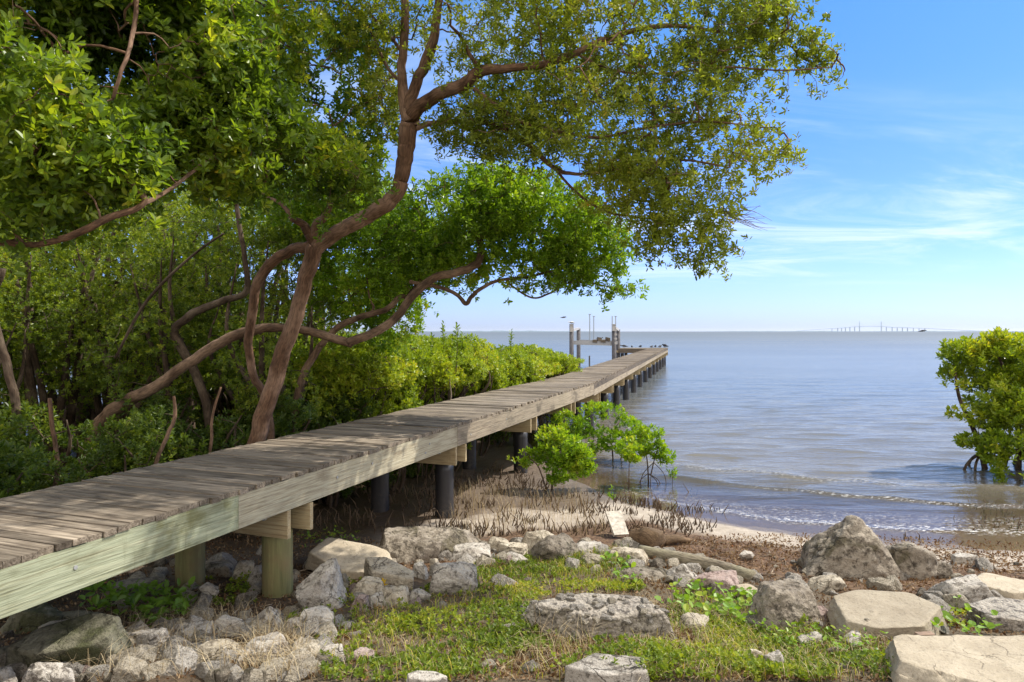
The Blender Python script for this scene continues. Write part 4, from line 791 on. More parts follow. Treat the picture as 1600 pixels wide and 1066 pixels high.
# ------------------------------------------------------------------ rocks and broken concrete
ICO = {}
def ico(n):
    if n not in ICO:
        import bmesh
        b = bmesh.new(); bmesh.ops.create_icosphere(b, subdivisions=n, radius=1); b.verts.ensure_lookup_table()
        ICO[n] = (np.array([v.co[:] for v in b.verts]), np.array([[v.index for v in f.verts] for f in b.faces])); b.free()
    return ICO[n]
def rock_shape(wx_, wy_, hz, seed, kind='block', n=5, rz=None, tilt=(0, 0)):
    r = np.random.default_rng(seed); U, Fc = ico(n); planes = []
    if kind == 'block':
        for a in range(4):
            th = a*pi/2+r.uniform(-.3, .3); planes.append((cos(th), sin(th), r.uniform(-.12, .3), r.uniform(.75, 1.0)))
        planes.append((r.uniform(-.2, .2), r.uniform(-.25, .1), 1, r.uniform(.85, 1)))
        for a in range(5):
            th = r.uniform(0, 6.28); e = r.uniform(.2, .9); planes.append((cos(th)*cos(e), sin(th)*cos(e), sin(e), r.uniform(.82, 1.08)))
    elif kind == 'slab':
        m_ = r.integers(5, 8)
        for a in range(m_):
            th = a*2*pi/m_+r.uniform(-.3, .3); planes.append((cos(th), sin(th), r.uniform(-.03, .1), r.uniform(.72, 1.0)))
        planes.append((0, 0, 1, 1.0)); planes.append((r.uniform(-.1, .1), r.uniform(-.3, 0), 1, 1.04))
    elif kind == 'peak':
        planes += [(-.80, -.15, .62, .60), (.86, -.1, .50, .58), (-.15, -.9, .42, .60), (.35, -.85, .42, .66), (.1, .9, .45, .62), (-.98, .1, .05, .95), (.98, 0, .1, .95), (-.3, -.2, 1, .93), (.25, .1, 1, .97)]
    else:
        for a in range(13):
            d = r.normal(size=3); d /= np.linalg.norm(d); planes.append((*d, r.uniform(.78, 1.05)))
        planes.append((0, 0, 1, .95))
    planes.append((0, 0, -1, 1))
    pl = np.array(planes, float); nn = np.linalg.norm(pl[:, :3], axis=1); pl[:, :3] /= nn[:, None]
    pw = {'block': 34, 'slab': 34, 'peak': 22, 'round': 16}[kind]
    dots = np.maximum(U@pl[:, :3].T, 0)/pl[:, 3]; rad = (np.sum(dots**pw, 1))**(-1/pw)
    V = U*rad[:, None]; sc = np.array([wx_/2, wy_/2, hz/2]); V = V*sc
    sz = (wx_*wy_*max(hz, .3*wx_))**(1/3); q = V/sz*2.2+seed*3.1
    dis = .050*fbm3(q, 4, seed % 50)+.022*fbm3(q*6, 3, 9); 
    nrm = U/sc; nrm /= np.linalg.norm(nrm, axis=1)[:, None]
    if kind == 'slab': dis = dis*np.where(U[:, 2]*rad > .9, .10, .6)
    V = V+nrm*(dis*sz)[:, None]
    rz = r.uniform(-.4, .4) if rz is None else rz
    Mx = np.array((Matrix.Rotation(rz, 3, 'Z') @ Matrix.Rotation(tilt[0], 3, 'X') @ Matrix.Rotation(tilt[1], 3, 'Y'))); return V@Mx.T, Fc
m_grey = rockmat('grey_concrete', (.30, .26, .215), (.56, .51, .44), (.075, .06, .045), (.15, .14, .11))
m_tan = rockmat('tan_concrete', (.36, .30, .22), (.58, .51, .40), (.12, .095, .065), (.22, .20, .15), .60)
m_dark = rockmat('lichened_rock', (.15, .12, .088), (.36, .31, .245), (.045, .035, .026), (.10, .085, .05), .5)
m_moss = rockmat('mossy_concrete', (.15, .14, .09), (.27, .25, .18), (.05, .045, .03), (.07, .075, .03), .42)
m_pink = rockmat('pinkish_stone', (.30, .21, .18), (.44, .35, .31), (.10, .06, .05), (.22, .16, .13))
m_agg = rockmat('pebbly_concrete', (.26, .22, .18), (.46, .41, .34), (.06, .05, .045), (.20, .18, .15), .6, 1)
m_slab = rockmat('smooth_slab', (.32, .265, .19), (.43, .365, .27), (.16, .13, .09), (.26, .215, .155), .6, 0, .45)
MT = dict(s=m_slab, g=m_grey, t=m_tan, d=m_dark, m=m_moss, p=m_pink, a=m_agg)
# x0, y0, x1, y1 in the photo; shape; material; label; options
RK = [
 (172, 903, 258, 940, 'slab', 'd', 'pale speckled slab lying behind the nearer green post', {}),
 (15, 940, 104, 994, 'block', 'm', 'mossy rock under the lower left end of the boardwalk', {}),
 (20, 966, 192, 1056, 'slab', 'm', 'large dark mossy slab tilted below the green rim board', dict(tilt=(.32, -.12), rz=.35)),
 (40, 1028, 80, 1080, 'round', 'g', 'small grey rock at bottom left in front of the mossy slab', {}),
 (82, 1040, 114, 1080, 'round', 'g', 'tiny grey rock right of its small twin at the bottom left', {}),
 (211, 978, 266, 1018, 'round', 'g', 'rounded grey rock behind the pile of dry brown twigs', {}),
 (333, 962, 381, 998, 'block', 'g', 'whitish cube-like stone left of the big stone at the green post', {}),
 (390, 940, 451, 997, 'peak', 'g', 'pointed grey stone leaning at the foot of the second green post', {}),
 (305, 996, 379, 1038, 'block', 't', 'broad pale stone below the cube-like whitish stone', {}),
 (379, 990, 455, 1040, 'block', 'g', 'wide grey stone below the pointed stone, dry grass on top', {}),
 (309, 872, 372, 906, 'block', 'd', 'brown sunlit block behind the boardwalk between both green posts', {}),
 (366, 877, 397, 908, 'block', 't', 'small tan stone right of the brown sunlit block', {}),
 (391, 882, 414, 922, 'round', 'g', 'bluish grey stone tucked behind the second green post', {}),
 (310, 913, 342, 942, 'round', 'g', 'grey stone touching the right side of the nearer green post', {}),
 (266, 984, 332, 1004, 'block', 'g', 'low grey stone between the rounded rock and the whitish cube', {}),
 (446, 966, 476, 994, 'block', 'g', 'small stone right of the second green post foot', {}),
 (452, 1003, 500, 1042, 'block', 't', 'tan stone at the right of the wide grey stone', {}),
 (88, 956, 150, 986, 'slab', 'm', 'flat mossy piece behind the large dark mossy slab', {}),
 (62, 978, 120, 997, 'slab', 't', 'thin pale stone edge above the large mossy slab', {}),
 (-6, 1010, 24, 1045, 'block', 'm', 'mossy stone cut by the left picture edge', {}),
 (-10, 1043, 18, 1080, 'block', 'g', 'grey stone in the bottom left corner', {}),
 (486, 855, 622, 906, 'slab', 's', 'long smooth flat slab right of the second green post', dict(tilt=(.1, .16), rz=-.35, dep=.75)),
 (561, 879, 660, 922, 'slab', 't', 'thin broken slab lying against the long smooth slab', dict(tilt=(.15, .18), rz=-.4, dep=.45)),
 (462, 890, 537, 962, 'block', 'g', 'tall tilted block right of the second green post', dict(tilt=(.2, -.3), rz=.5)),
 (600, 820, 742, 880, 'block', 'd', 'big fissured boulder at the foot of the first black post', dict(rz=.3)),
 (698, 848, 772, 878, 'block', 'g', 'long low stone right of the fissured boulder', {}),
 (674, 876, 750, 934, 'block', 'g', 'bright squarish block standing in the green plants', dict(rz=.35, tilt=(.15, .1))),
 (644, 878, 671, 906, 'block', 'g', 'small upright stone below the fissured boulder', {}),
 (670, 873, 688, 900, 'block', 't', 'narrow stone wedged left of the bright squarish block', {}),
 (552, 903, 596, 937, 'block', 't', 'tan stone under the thin broken slab', {}),
 (598, 917, 642, 952, 'block', 't', 'plain tan stone right of the yellow leaves', {}),
 (638, 920, 668, 946, 'round', 'g', 'small white rounded stone among the green leaves', {}),
 (552, 929, 577, 958, 'block', 'p', 'small brownish triangular stone below the tan stones', {}),
 (575, 928, 604, 952, 'block', 'g', 'little grey stone between the brownish triangular and tan stones', {}),
 (470, 948, 521, 990, 'block', 'g', 'grey stone at the foot of the tall tilted block', {}),
 (460, 893, 505, 937, 'slab', 'g', 'dark grey slab half hidden behind the second green post', dict(tilt=(.4, 0))),
 (545, 1017, 580, 1040, 'round', 'p', 'small pinkish stone in the grass near bottom centre-left', {}),
 (498, 1006, 536, 1037, 'block', 'g', 'grey stone between the tan stone and small pinkish stone', {}),
 (814, 826, 872, 866, 'block', 't', 'pale stone topping the rubble line behind the green plants', {}),
 (832, 832, 902, 880, 'round', 'd', 'rounded brown-grey boulder at the middle of the rubble line', {}),
 (782, 848, 827, 871, 'slab', 't', 'flat pale stone left of the pale topping stone', {}),
 (764, 842, 799, 864, 'block', 't', 'small pale stone at the end of the long low stone', {}),
 (788, 864, 824, 885, 'round', 'g', 'grey stone in front of the flat pale stone', {}),
 (632, 1050, 700, 1085, 'slab', 'g', 'half-buried flat stone at the bottom edge of the plants', {}),
 (789, 975, 812, 993, 'round', 'g', 'single small grey stone inside the green plants', {}),
 (833, 928, 1058, 1005, 'slab', 'a', 'wide rubble slab topped with loose pebbles, centre foreground', dict(rz=-.05, dep=.42, h=.17, fix=1)),
 (890, 1025, 1016, 1085, 'slab', 'g', 'smooth grey rock half buried below the pebbly slab', dict(dep=.6)),
 (893, 847, 948, 871, 'block', 'g', 'grey stone right of the rounded boulder', {}),
 (952, 854, 1004, 880, 'block', 't', 'broken stone at the foot of the leaning white board', {}),
 (1042, 877, 1090, 913, 'peak', 'g', 'small pointed grey stone below the greenish log', {}),
 (1082, 891, 1150, 926, 'block', 'p', 'pinkish red stone right of the small pointed grey stone', {}),
 (1146, 901, 1191, 940, 'slab', 's', 'smooth beige slab right of the pinkish red stone', dict(tilt=(.4, .3))),
 (968, 886, 1040, 911, 'block', 'd', 'low brown stone behind the pebbly slab', {}),
 (1060, 960, 1108, 992, 'block', 't', 'pale crumbly stone right of the pebbly slab', {}),
 (1158, 862, 1178, 877, 'round', 'g', 'little round stone on the brown debris above the log', {}),
 (1262, 788, 1405, 912, 'peak', 'd', 'tallest rock, a rough brown peak at the water edge', dict(rz=-.15, fix=1, n=6)),
 (1383, 845, 1459, 908, 'block', 'd', 'rough brown rock leaning on the right of the tallest rock', dict(tilt=(0, .35))),
 (1289, 898, 1474, 1004, 'slab', 's', 'large flat polygonal beige slab in front of the tallest rock', dict(dep=.80, rz=.12, fix=1, h=.11, tilt=(.06, -.04))),
 (1172, 905, 1284, 993, 'block', 'd', 'big grooved brown rock left of the polygonal slab', dict(rz=.4, n=6)),
 (1265, 898, 1320, 931, 'round', 't', 'rounded tan stone left of the polygonal slab corner', {}),
 (1464, 899, 1540, 949, 'block', 'g', 'crumbling grey rock right of the polygonal slab', {}),
 (1534, 909, 1640, 949, 'slab', 's', 'square beige slab cut by the right picture edge', dict(dep=.8)),
 (1522, 944, 1650, 990, 'slab', 'a', 'gravelly grey slab below the square beige slab', dict(dep=.7)),
 (1384, 987, 1760, 1116, 'slab', 's', 'broad pale slab filling the bottom right corner', dict(dep=.62, rz=-.02, fix=1, h=.09, sd=4)),
 (1246, 990, 1283, 1016, 'block', 'g', 'small grey cube stone below the grooved rock', {}),
 (1194, 1016, 1227, 1056, 'block', 'g', 'upright grey stone in the yellow grass at bottom right', {}),
 (1164, 1019, 1195, 1038, 'round', 't', 'pale round stone left of the upright grey stone', {}),
 (1266, 946, 1298, 976, 'block', 'p', 'pinkish stone squeezed between grooved rock and polygonal slab', {}),
 (1450, 878, 1488, 906, 'block', 'd', 'small dark stone behind the crumbling grey rock', {}),
 (1430, 966, 1461, 990, 'round', 'g', 'grey stone between the polygonal slab and the broad pale slab', {}),
 (1320, 990, 1353, 1006, 'round', 'g', 'little stone under the front edge of the polygonal slab', {}),
 (1486, 866, 1526, 884, 'slab', 'g', 'flat grey stone on the wrack above the crumbling rock', {}),
]
for i, (x0, y0, x1, y1, kind, mk, lab, op) in enumerate(RK):
    px = (x0+x1)/2; b = G(px, min(y1, 1120)-2); Y = b[1]; wd = (x1-x0)*Y/F; Hm = (y1-y0)*Y/F; k = (EYE-b[2])/Y
    dep = wd*op.get('dep', .7 if kind != 'slab' else .6); h = op.get('h') or max(Hm-dep*k*.85, Hm*.42, .06)
    if kind == 'slab' and 'h' not in op: h = max(min(h, .3*wd), .06)
    h2 = h*1.35; Yc = Y+dep/2; Xc = (px-800)*Yc/F; z0 = b[2]
    sd = op.get('sd', i*7+3); tl = op.get('tilt', (0, 0)); wdd = wd*(Yc/Y)*(1.06)
    V, Fc = rock_shape(wdd, dep, h2, sd, kind, op.get('n', 6 if wd > .8 else 5), op.get('rz'), tl)
    me = mesh_np('rock', V, Fc, smooth=True)
    o = link('rock' if kind in ('block', 'peak', 'round') else 'flat_rock', me, MT[mk], None, (Xc, Yc, z0+h-h2/2))
    tag(o, lab, 'rock' if kind in ('block', 'peak', 'round') else 'flat rock')
LMK = [((282, 930), 'nearer green post'), ((436, 940), 'second green post'), ((670, 850), 'fissured boulder'), ((712, 905), 'bright squarish block'), ((945, 965), 'wide pebbly slab'), ((970, 825), 'white board'), ((1333, 860), 'tallest rock'), ((1380, 940), 'polygonal slab'),
       ((1228, 945), 'grooved brown rock'), ((1480, 1030), 'pale corner slab'), ((105, 1010), 'large mossy slab'), ((550, 880), 'long smooth slab'), ((1116, 908), 'pinkish red stone'), ((1090, 880), 'greenish log'), ((866, 855), 'rounded boulder'), ((345, 1017), 'broad pale stone'), ((417, 1015), 'wide grass-topped stone'),
       ((952, 1045), 'half-buried smooth rock'), ((740, 1000), 'middle of the green plants'), ((1420, 875), 'leaning brown rock'), ((1500, 922), 'crumbling rock'), ((1560, 965), 'gravelly slab')]
def near_label(px, py, sz, noun):
    k = min(LMK, key=lambda l: (l[0][0]-px)**2+(1.6*(l[0][1]-py))**2); dx, dy = px-k[0][0], py-k[0][1]; d = math.hypot(dx, dy)
    dr = ('right of' if dx > 0 else 'left of') if abs(dx) > 1.4*abs(dy) else ('in front of' if dy > 0 else 'behind')
    return '%s %s %s %s the %s' % (sz, noun, 'close' if d < 45 else 'a little way' if d < 90 else 'further', dr, k[1])
# filler stones: many small fragments between the named ones
zones = [([(0, 990), (330, 960), (560, 880), (760, 850), (860, 880), (640, 960), (520, 1066), (0, 1066)], 110, .03, .09),
         ([(760, 845), (1000, 850), (1190, 900), (1160, 930), (1000, 900), (800, 885)], 60, .03, .10),
         ([(1160, 870), (1600, 880), (1600, 1010), (1440, 1010), (1280, 1000), (1180, 950)], 60, .03, .08),
         ([(1010, 960), (1400, 1010), (1400, 1066), (900, 1066)], 40, .02, .06)]
protos = [mesh_np('small_stone', *rock_shape(1, .8, .75, 900+k, 'block', 4), smooth=False) for k in range(5)]
for k, p in enumerate(protos): p.materials.append([m_grey, m_tan, m_grey, m_dark, m_pink][k])
ZL = ['small broken stone among the rubble under the boardwalk end', 'small broken stone in the rubble line behind the plants',
      'small broken stone on the brown debris around the slabs', 'small pebble scattered in the yellow-green grass at bottom right']
for zi, (poly, n, s0, s1) in enumerate(zones):
    pa = np.array(poly); c = 0
    while c < n:
        px, py = rng.uniform(pa[:, 0].min(), pa[:, 0].max()), rng.uniform(pa[:, 1].min(), pa[:, 1].max())
        if not inpoly(np.array([px]), np.array([py]), poly)[0]: continue
        g_ = G(px, py); s_ = s0+(s1-s0)*rng.random()**2*2; o = link('small_stone', protos[c % 5], None, None, tuple(g_+[0, 0, s_*.15])); o.scale = (s_, s_*rng.uniform(.7, 1), s_*rng.uniform(.6, 1))
        o.rotation_euler = (rng.uniform(-.4, .4), rng.uniform(-.4, .4), rng.uniform(0, 6)); tag(o, near_label(px, py, 'tiny' if s_ < .05 else 'little' if s_ < .09 else 'small', ['grey', 'tan', 'pale grey', 'brown', 'pinkish'][c % 5]+' stone'), 'stone', 'small stones scattered in the rubble'); c += 1
b0 = [x for x in bpy.data.objects if x.get('label', '').startswith('wide rubble slab')][0]; c = 0
bV = np.array([v.co[:] for v in b0.data.vertices])+np.array(b0.location); 
while c < 80:                      # loose pebbles lying on the rubble slab
    v = bV[rng.integers(0, len(bV))]
    if v[2] < bV[:, 2].max()-.07 or v[1] > b0.location.y+.28: continue
    s_ = rng.uniform(.02, .06); o = link('small_stone', protos[(0, 1, 2)[c % 3]], None, None, tuple(v+[0, 0, s_*.2])); o.scale = (s_*1.3, s_, s_*.6); o.rotation_euler = (rng.uniform(-.2, .2), rng.uniform(-.2, .2), rng.uniform(0, 6))
    tag(o, 'loose pebble lying on top of the wide rubble slab', 'stone', 'pebbles on the rubble slab'); c += 1
bigz = [([(0, 1066), (0, 1000), (200, 985), (330, 960), (560, 890), (600, 940), (520, 1000), (480, 1066)], 95, 'angular grey concrete chunk in the rubble at bottom left'),
        ([(180, 960), (200, 870), (470, 860), (640, 870), (600, 900), (420, 930), (300, 960)], 42, 'angular concrete chunk lying under the boardwalk'),
        ([(600, 885), (760, 850), (1000, 850), (1190, 905), (1120, 930), (960, 900), (800, 880), (680, 900)], 60, 'angular pale chunk in the rubble line before the breathing roots'),
        ([(1130, 900), (1260, 880), (1600, 890), (1600, 950), (1480, 1000), (1290, 990), (1180, 990)], 42, 'broken chunk wedged between the slabs at right'),
        ([(640, 960), (840, 900), (840, 1066), (620, 1066)], 9, 'pale chunk showing through the green plants')]
chunks = [mesh_np('concrete_chunk', *rock_shape(1, .8, .65, 940+k, 'block', 5), smooth=True) for k in range(7)]
for k, p in enumerate(chunks): p.materials.append([m_grey, m_tan, m_grey, m_tan, m_grey, m_dark, m_tan][k])
for poly, n, lab in bigz:
    pa = np.array(poly); c = 0
    while c < n:
        px, py = rng.uniform(pa[:, 0].min(), pa[:, 0].max()), rng.uniform(pa[:, 1].min(), pa[:, 1].max())
        if not inpoly(np.array([px]), np.array([py]), poly)[0]: continue
        g_ = G(px, py); s_ = rng.uniform(.08, .23); o = link('concrete_chunk', chunks[c % 7], None, None, tuple(g_+[0, 0, s_*.12])); o.scale = (s_, s_*rng.uniform(.7, 1.1), s_*rng.uniform(.6, 1.1))
        o.rotation_euler = (rng.uniform(-.6, .6), rng.uniform(-.6, .6), rng.uniform(0, 6)); tag(o, near_label(px, py, 'small' if s_ < .12 else 'middle-sized' if s_ < .18 else 'larger', ['grey', 'tan', 'grey', 'tan', 'grey', 'brown', 'tan'][c % 7]+' concrete chunk'), 'rock', 'concrete chunks of the rubble'); c += 1
# white board, log, palm stump, brick
b = G(970, 842); q = MB(); q.board((0, .12, .10), (1, .06, 0), (-.06, 1, .62), (0, -.62, 1), .19, .36, .03, wob=.006)
wb = plainmat('painted_board', (.46, .41, .34), .7, .3, .4, 22); o = q.build('board', wb, None); o.location = b+[0, .05, .03]; o.rotation_euler = (0, 0, .12)
tag(o, 'worn white board propped upright on the sand', 'board')
p0 = G(1000, 866); p1 = G(1100, 888); p2 = G(1176, 908); q = MB()
q.tube(spline([p0+[0, 0, .03], p1+[0, 0, .045], p2+[0, 0, .04]], 10), .06, 14, rough=.2, seed=5)
tag(q.build('log', barkmat('weathered_log', (.12, .095, .065), (.33, .275, .20), (.27, .24, .16)), None, tuple(p1), True, True), 'greenish half-buried log lying across the brown debris', 'log')
p0 = G(990, 850); p1 = G(1030, 858); q = MB(); q.tube(spline([p0+[0, 0, .06], (p0+p1)/2+[0, 0, .10], p1+[0, 0, .05]], 8), [.05]+[.12]*7+[.14]*8+[.11], 16, rough=.35, seed=8)
palm = barkmat('palm_fibre', (.06, .035, .02), (.26, .17, .10), (.15, .10, .06), 2)
for k in range(70):
    a = rng.uniform(0, 6.28); rr_ = .115+rng.uniform(0, .02); t0 = rng.uniform(0, .5); t1 = t0+rng.uniform(.2, .5); cc = lambda t_: p0*(1-t_)+p1*t_+np.array([0, cos(a+t_)*rr_, .08+sin(a+t_)*rr_])
    q.tube([cc(t0), cc((t0+t1)/2)+rng.normal(0, .006, 3), cc(t1)+rng.normal(0, .02, 3)], [.004, .005, .002], 4, False)
tag(q.build('palm_stump', palm, None, tuple(p0), True, True), 'fibrous brown palm stump lying beside the white board', 'stump')
p0 = G(1036, 852); p1 = G(1078, 850); q = MB(); q.tube(spline([p0+[0, 0, .05], (p0+p1)/2+[0, 0, .06], p1+[0, 0, .03]], 8), np.linspace(.06, .03, 17), 12, rough=.2, seed=9)
tag(q.build('driftwood', palm, None, tuple(p0), True, True), 'short tapering driftwood right of the palm stump', 'driftwood')
b = G(1448, 1022); q = MB(); q.board((0, 0, .0), (1, .1, 0), (-.1, 1, 0), (0, 0, 1), .11, .06, .035, wob=.006)
o = q.build('brick_fragment', plainmat('brick', (.26, .18, .13), .9, .2, .3, 20), None); o.location = b+[.0, .02, .105]; tag(o, 'small brick fragment resting on the broad pale slab', 'brick')

# ------------------------------------------------------------------ pneumatophores, litter, ground plants
def scatter(poly, n, r):
    pa = np.array(poly, float); out_ = []; Yn = G(800, min(1100, pa[:, 1].max()))[1]*.93; Yf = G(900, pa[:, 1].min())[1]*1.2
    tot = 0
    for it in range(400):
        if tot >= n: break
        m_ = 20000; y = r.uniform(Yn, Yf, m_); x = r.uniform(-6, 10, m_); z = terrain(x, y)
        px, py = topx(x, y, z); k = inpoly(px, py, poly); out_.append(np.stack([x, y, z], 1)[k]); tot += k.sum()
    return np.vstack(out_)[:n]
r = np.random.default_rng(11)
pz = [([(690, 845), (660, 760), (800, 730), (930, 765), (960, 800), (940, 838), (820, 838)], 1350, .15), ([(940, 845), (960, 775), (1060, 790), (1130, 800), (1140, 828), (1050, 842)], 700, .12),
      ([(480, 830), (520, 740), (700, 740), (700, 840)], 420, .2), ([(1480, 840), (1500, 770), (1640, 760), (1640, 830)], 300, .12), ([(1070, 750), (1120, 745), (1130, 790), (1060, 790)], 26, .16), ([(1400, 840), (1440, 820), (1470, 850), (1420, 850)], 14, .08)]
q = MB()
for poly, n, h in pz:
    B_ = scatter(poly, n, r); k = fbm3(B_*[2.6, 2.6, 0], 3, 4) > -.02; B_ = B_[k]
    for b_ in B_:
        hh = h*r.uniform(.2, 1.25)*(.6+.6*r.random()); l = r.normal(0, .24, 2)*hh; l2 = l+r.normal(0, .2, 2)*hh
        q.tube([b_-[0, 0, .02], b_+[l[0], l[1], hh*.55], b_+[l2[0], l2[1], hh]], [.0075, .0065, .002], 4, False, r.random())
pm = barkmat('breathing_root', (.035, .022, .014), (.13, .085, .05), (.20, .14, .09), 3)
tag(q.build('breathing_roots', pm), 'dark finger-like mangrove breathing roots standing out of the mud', 'roots', kind='stuff')
# leaf litter and wrack
lit = leafmat('dead_leaf', [(0, (.05, .025, .012)), (.35, (.16, .085, .04)), (.65, (.30, .20, .11)), (.9, (.42, .32, .2)), (1, (.5, .16, .05))], .15, .7, .2, (1, .8, .5))
gp00 = [(505, 1066), (490, 1000), (640, 935), (740, 880), (980, 872), (1230, 1000), (1300, 1066)]
Pl = []
for poly, n in (([(560, 868), (760, 856), (1000, 862), (1250, 868), (1600, 878), (1600, 1000), (1180, 960), (900, 890), (600, 890)], 9000),
                ([(0, 1066), (0, 900), (300, 840), (480, 830), (640, 850), (560, 1066)], 9000), ([(1000, 950), (1400, 990), (1600, 1066), (700, 1066)], 9000), (gp00, 6000), ([(1100, 838), (1300, 835), (1600, 850), (1600, 872), (1000, 850)], 2200), ([(960, 845), (1000, 838), (1300, 858), (1600, 866), (1600, 880), (1000, 868)], 2500)):
    Pl.append(scatter(poly, n, r))
Pl = np.vstack(Pl); A = r.normal(0, 1, Pl.shape); A[:, 2] = np.abs(A[:, 2])*.25
V, Q, ti = leaves(Pl+[0, 0, .012], A, 1, .032, .014, r, (78, 98), .2, .3, 1.3, 0)
tag(link('leaf_litter', mesh_np('leaf_litter', V, Q, ti), lit), 'brown dead leaves and wrack strewn over the shore', 'leaf litter', kind='stuff')
gp0 = [(505, 1066), (490, 1000), (560, 960), (640, 935), (740, 880), (860, 868), (980, 872), (1230, 1000), (1300, 1066)]
q = MB(); ar = np.array([(1000, 842), (1180, 848), (1280, 858), (1600, 862), (1600, 930), (1480, 925), (1400, 915), (1250, 905), (1180, 905), (1000, 870)])
for b_ in np.vstack([scatter([tuple(x_) for x_ in ar], 170, r), scatter([(180, 1050), (150, 960), (420, 880), (480, 850), (560, 860), (420, 1000)], 90, r)]):
    a = r.normal(.2, .7); l = r.uniform(.04, .28); d_ = np.array([cos(a), sin(a), r.normal(0, .08)])*l; q.tube([b_-d_/2+[0, 0, .012], b_+r.normal(0, .01, 3)+[0, 0, .02], b_+d_/2+[0, 0, .012]], [.004, .006, .003], 5, False, r.random())
tag(q.build('wrack_sticks', barkmat('stick', (.07, .045, .03), (.26, .19, .13), (.42, .34, .25), 3)), 'thin sticks and reeds strewn over the brown wrack', 'driftwood', kind='stuff')
# dry stalks
dry = leafmat('dry_straw', [(0, (.22, .15, .08)), (.5, (.42, .32, .18)), (1, (.60, .50, .32))], .2, .7, .2, (1, .9, .6)); V_, Q_, T_ = [], [], []; n0 = 0
def addb(v, q_, t_):
    global n0
    V_.append(v); Q_.append(q_+n0); T_.append(t_); n0 += len(v)
addb(*blades(scatter([(90, 1066), (110, 985), (330, 955), (480, 990), (480, 1066)], 900, r), .20, .0016, 1.3, r))
addb(*blades(scatter([(800, 1066), (830, 990), (940, 1000), (900, 1066)], 160, r), .22, .0016, 1.2, r))
addb(*blades(scatter([(960, 1066), (1000, 940), (1250, 950), (1400, 1010), (1400, 1066)], 3200, r), .09, .0018, 1.3, r))
addb(*blades(scatter(gp0, 3000, r), .08, .0016, 1.5, r))
addb(*blades(scatter([(700, 845), (700, 770), (900, 770), (960, 840)], 900, r), .26, .002, .5, r))
addb(*blades(scatter([(400, 985), (470, 985), (500, 1066), (380, 1066)], 350, r), .2, .002, 1.1, r))
tag(link('dry_grass', mesh_np('dry_grass', np.vstack(V_), np.vstack(Q_), np.concatenate(T_)), dry), 'dry straw-coloured grass stalks on the rubble', 'dry grass', kind='stuff')
# green ground cover
gcov = leafmat('ground_cover_leaf', [(0, (.06, .10, .012)), (.35, (.14, .20, .02)), (.65, (.27, .32, .03)), (.85, (.42, .40, .06)), (1, (.52, .36, .08))], .35, .5, .3)
gp = [([(505, 1066), (490, 1000), (560, 960), (640, 935), (740, 880), (860, 868), (980, 872), (1010, 925), (850, 935), (838, 1000), (1060, 1010), (1080, 960), (1230, 1000), (1300, 1066)], 9500),
      ([(1040, 960), (1060, 925), (1200, 940), (1300, 1000), (1400, 1010), (1400, 1066), (1000, 1066)], 2300), ([(440, 985), (560, 890), (600, 935), (520, 1010)], 380), ([(330, 950), (320, 905), (400, 905), (400, 945)], 260), ([(1420, 985), (1440, 950), (1500, 930), (1520, 985)], 130)]
Pl = np.vstack([scatter(p_, n, r) for p_, n in gp]); k = fbm3(Pl*[2.6, 2.6, 0], 3, 8)+.25 > r.uniform(-.35, .75, len(Pl)); Pl = Pl[k]
hmod = np.clip(.5+.8*fbm3(Pl*[1.8, 1.8, 0], 3, 12), .1, 1.2)
Pl = Pl+np.stack([0*hmod, 0*hmod, .012+hmod*.09*r.random(len(Pl))], 1); A = r.normal(0, .45, Pl.shape); A[:, 2] = 1
V, Q, ti = leaves(Pl, A, 6, .026, .016, r, (25, 90), .1, .6, 1.3, .6, ctint=np.clip(.42+.55*fbm3(Pl*[1.5, 1.5, 0], 3, 31)+r.normal(0, .15, len(Pl)), 0, 1))
V2, Q2, t2 = blades(np.vstack([scatter(gp[0][0], 2600, r), scatter(gp[1][0], 2000, r), scatter([(870, 905), (860, 865), (980, 860), (1000, 900)], 900, r)]), .10, .0026, .8, r)
gc = mesh_np('ground_plants', np.vstack([V, V2]), np.vstack([Q, Q2+len(V)]), np.concatenate([ti, t2]))
tag(link('ground_plants', gc, gcov), 'low green creeping plants and grass over the rubble', 'ground cover', kind='stuff')
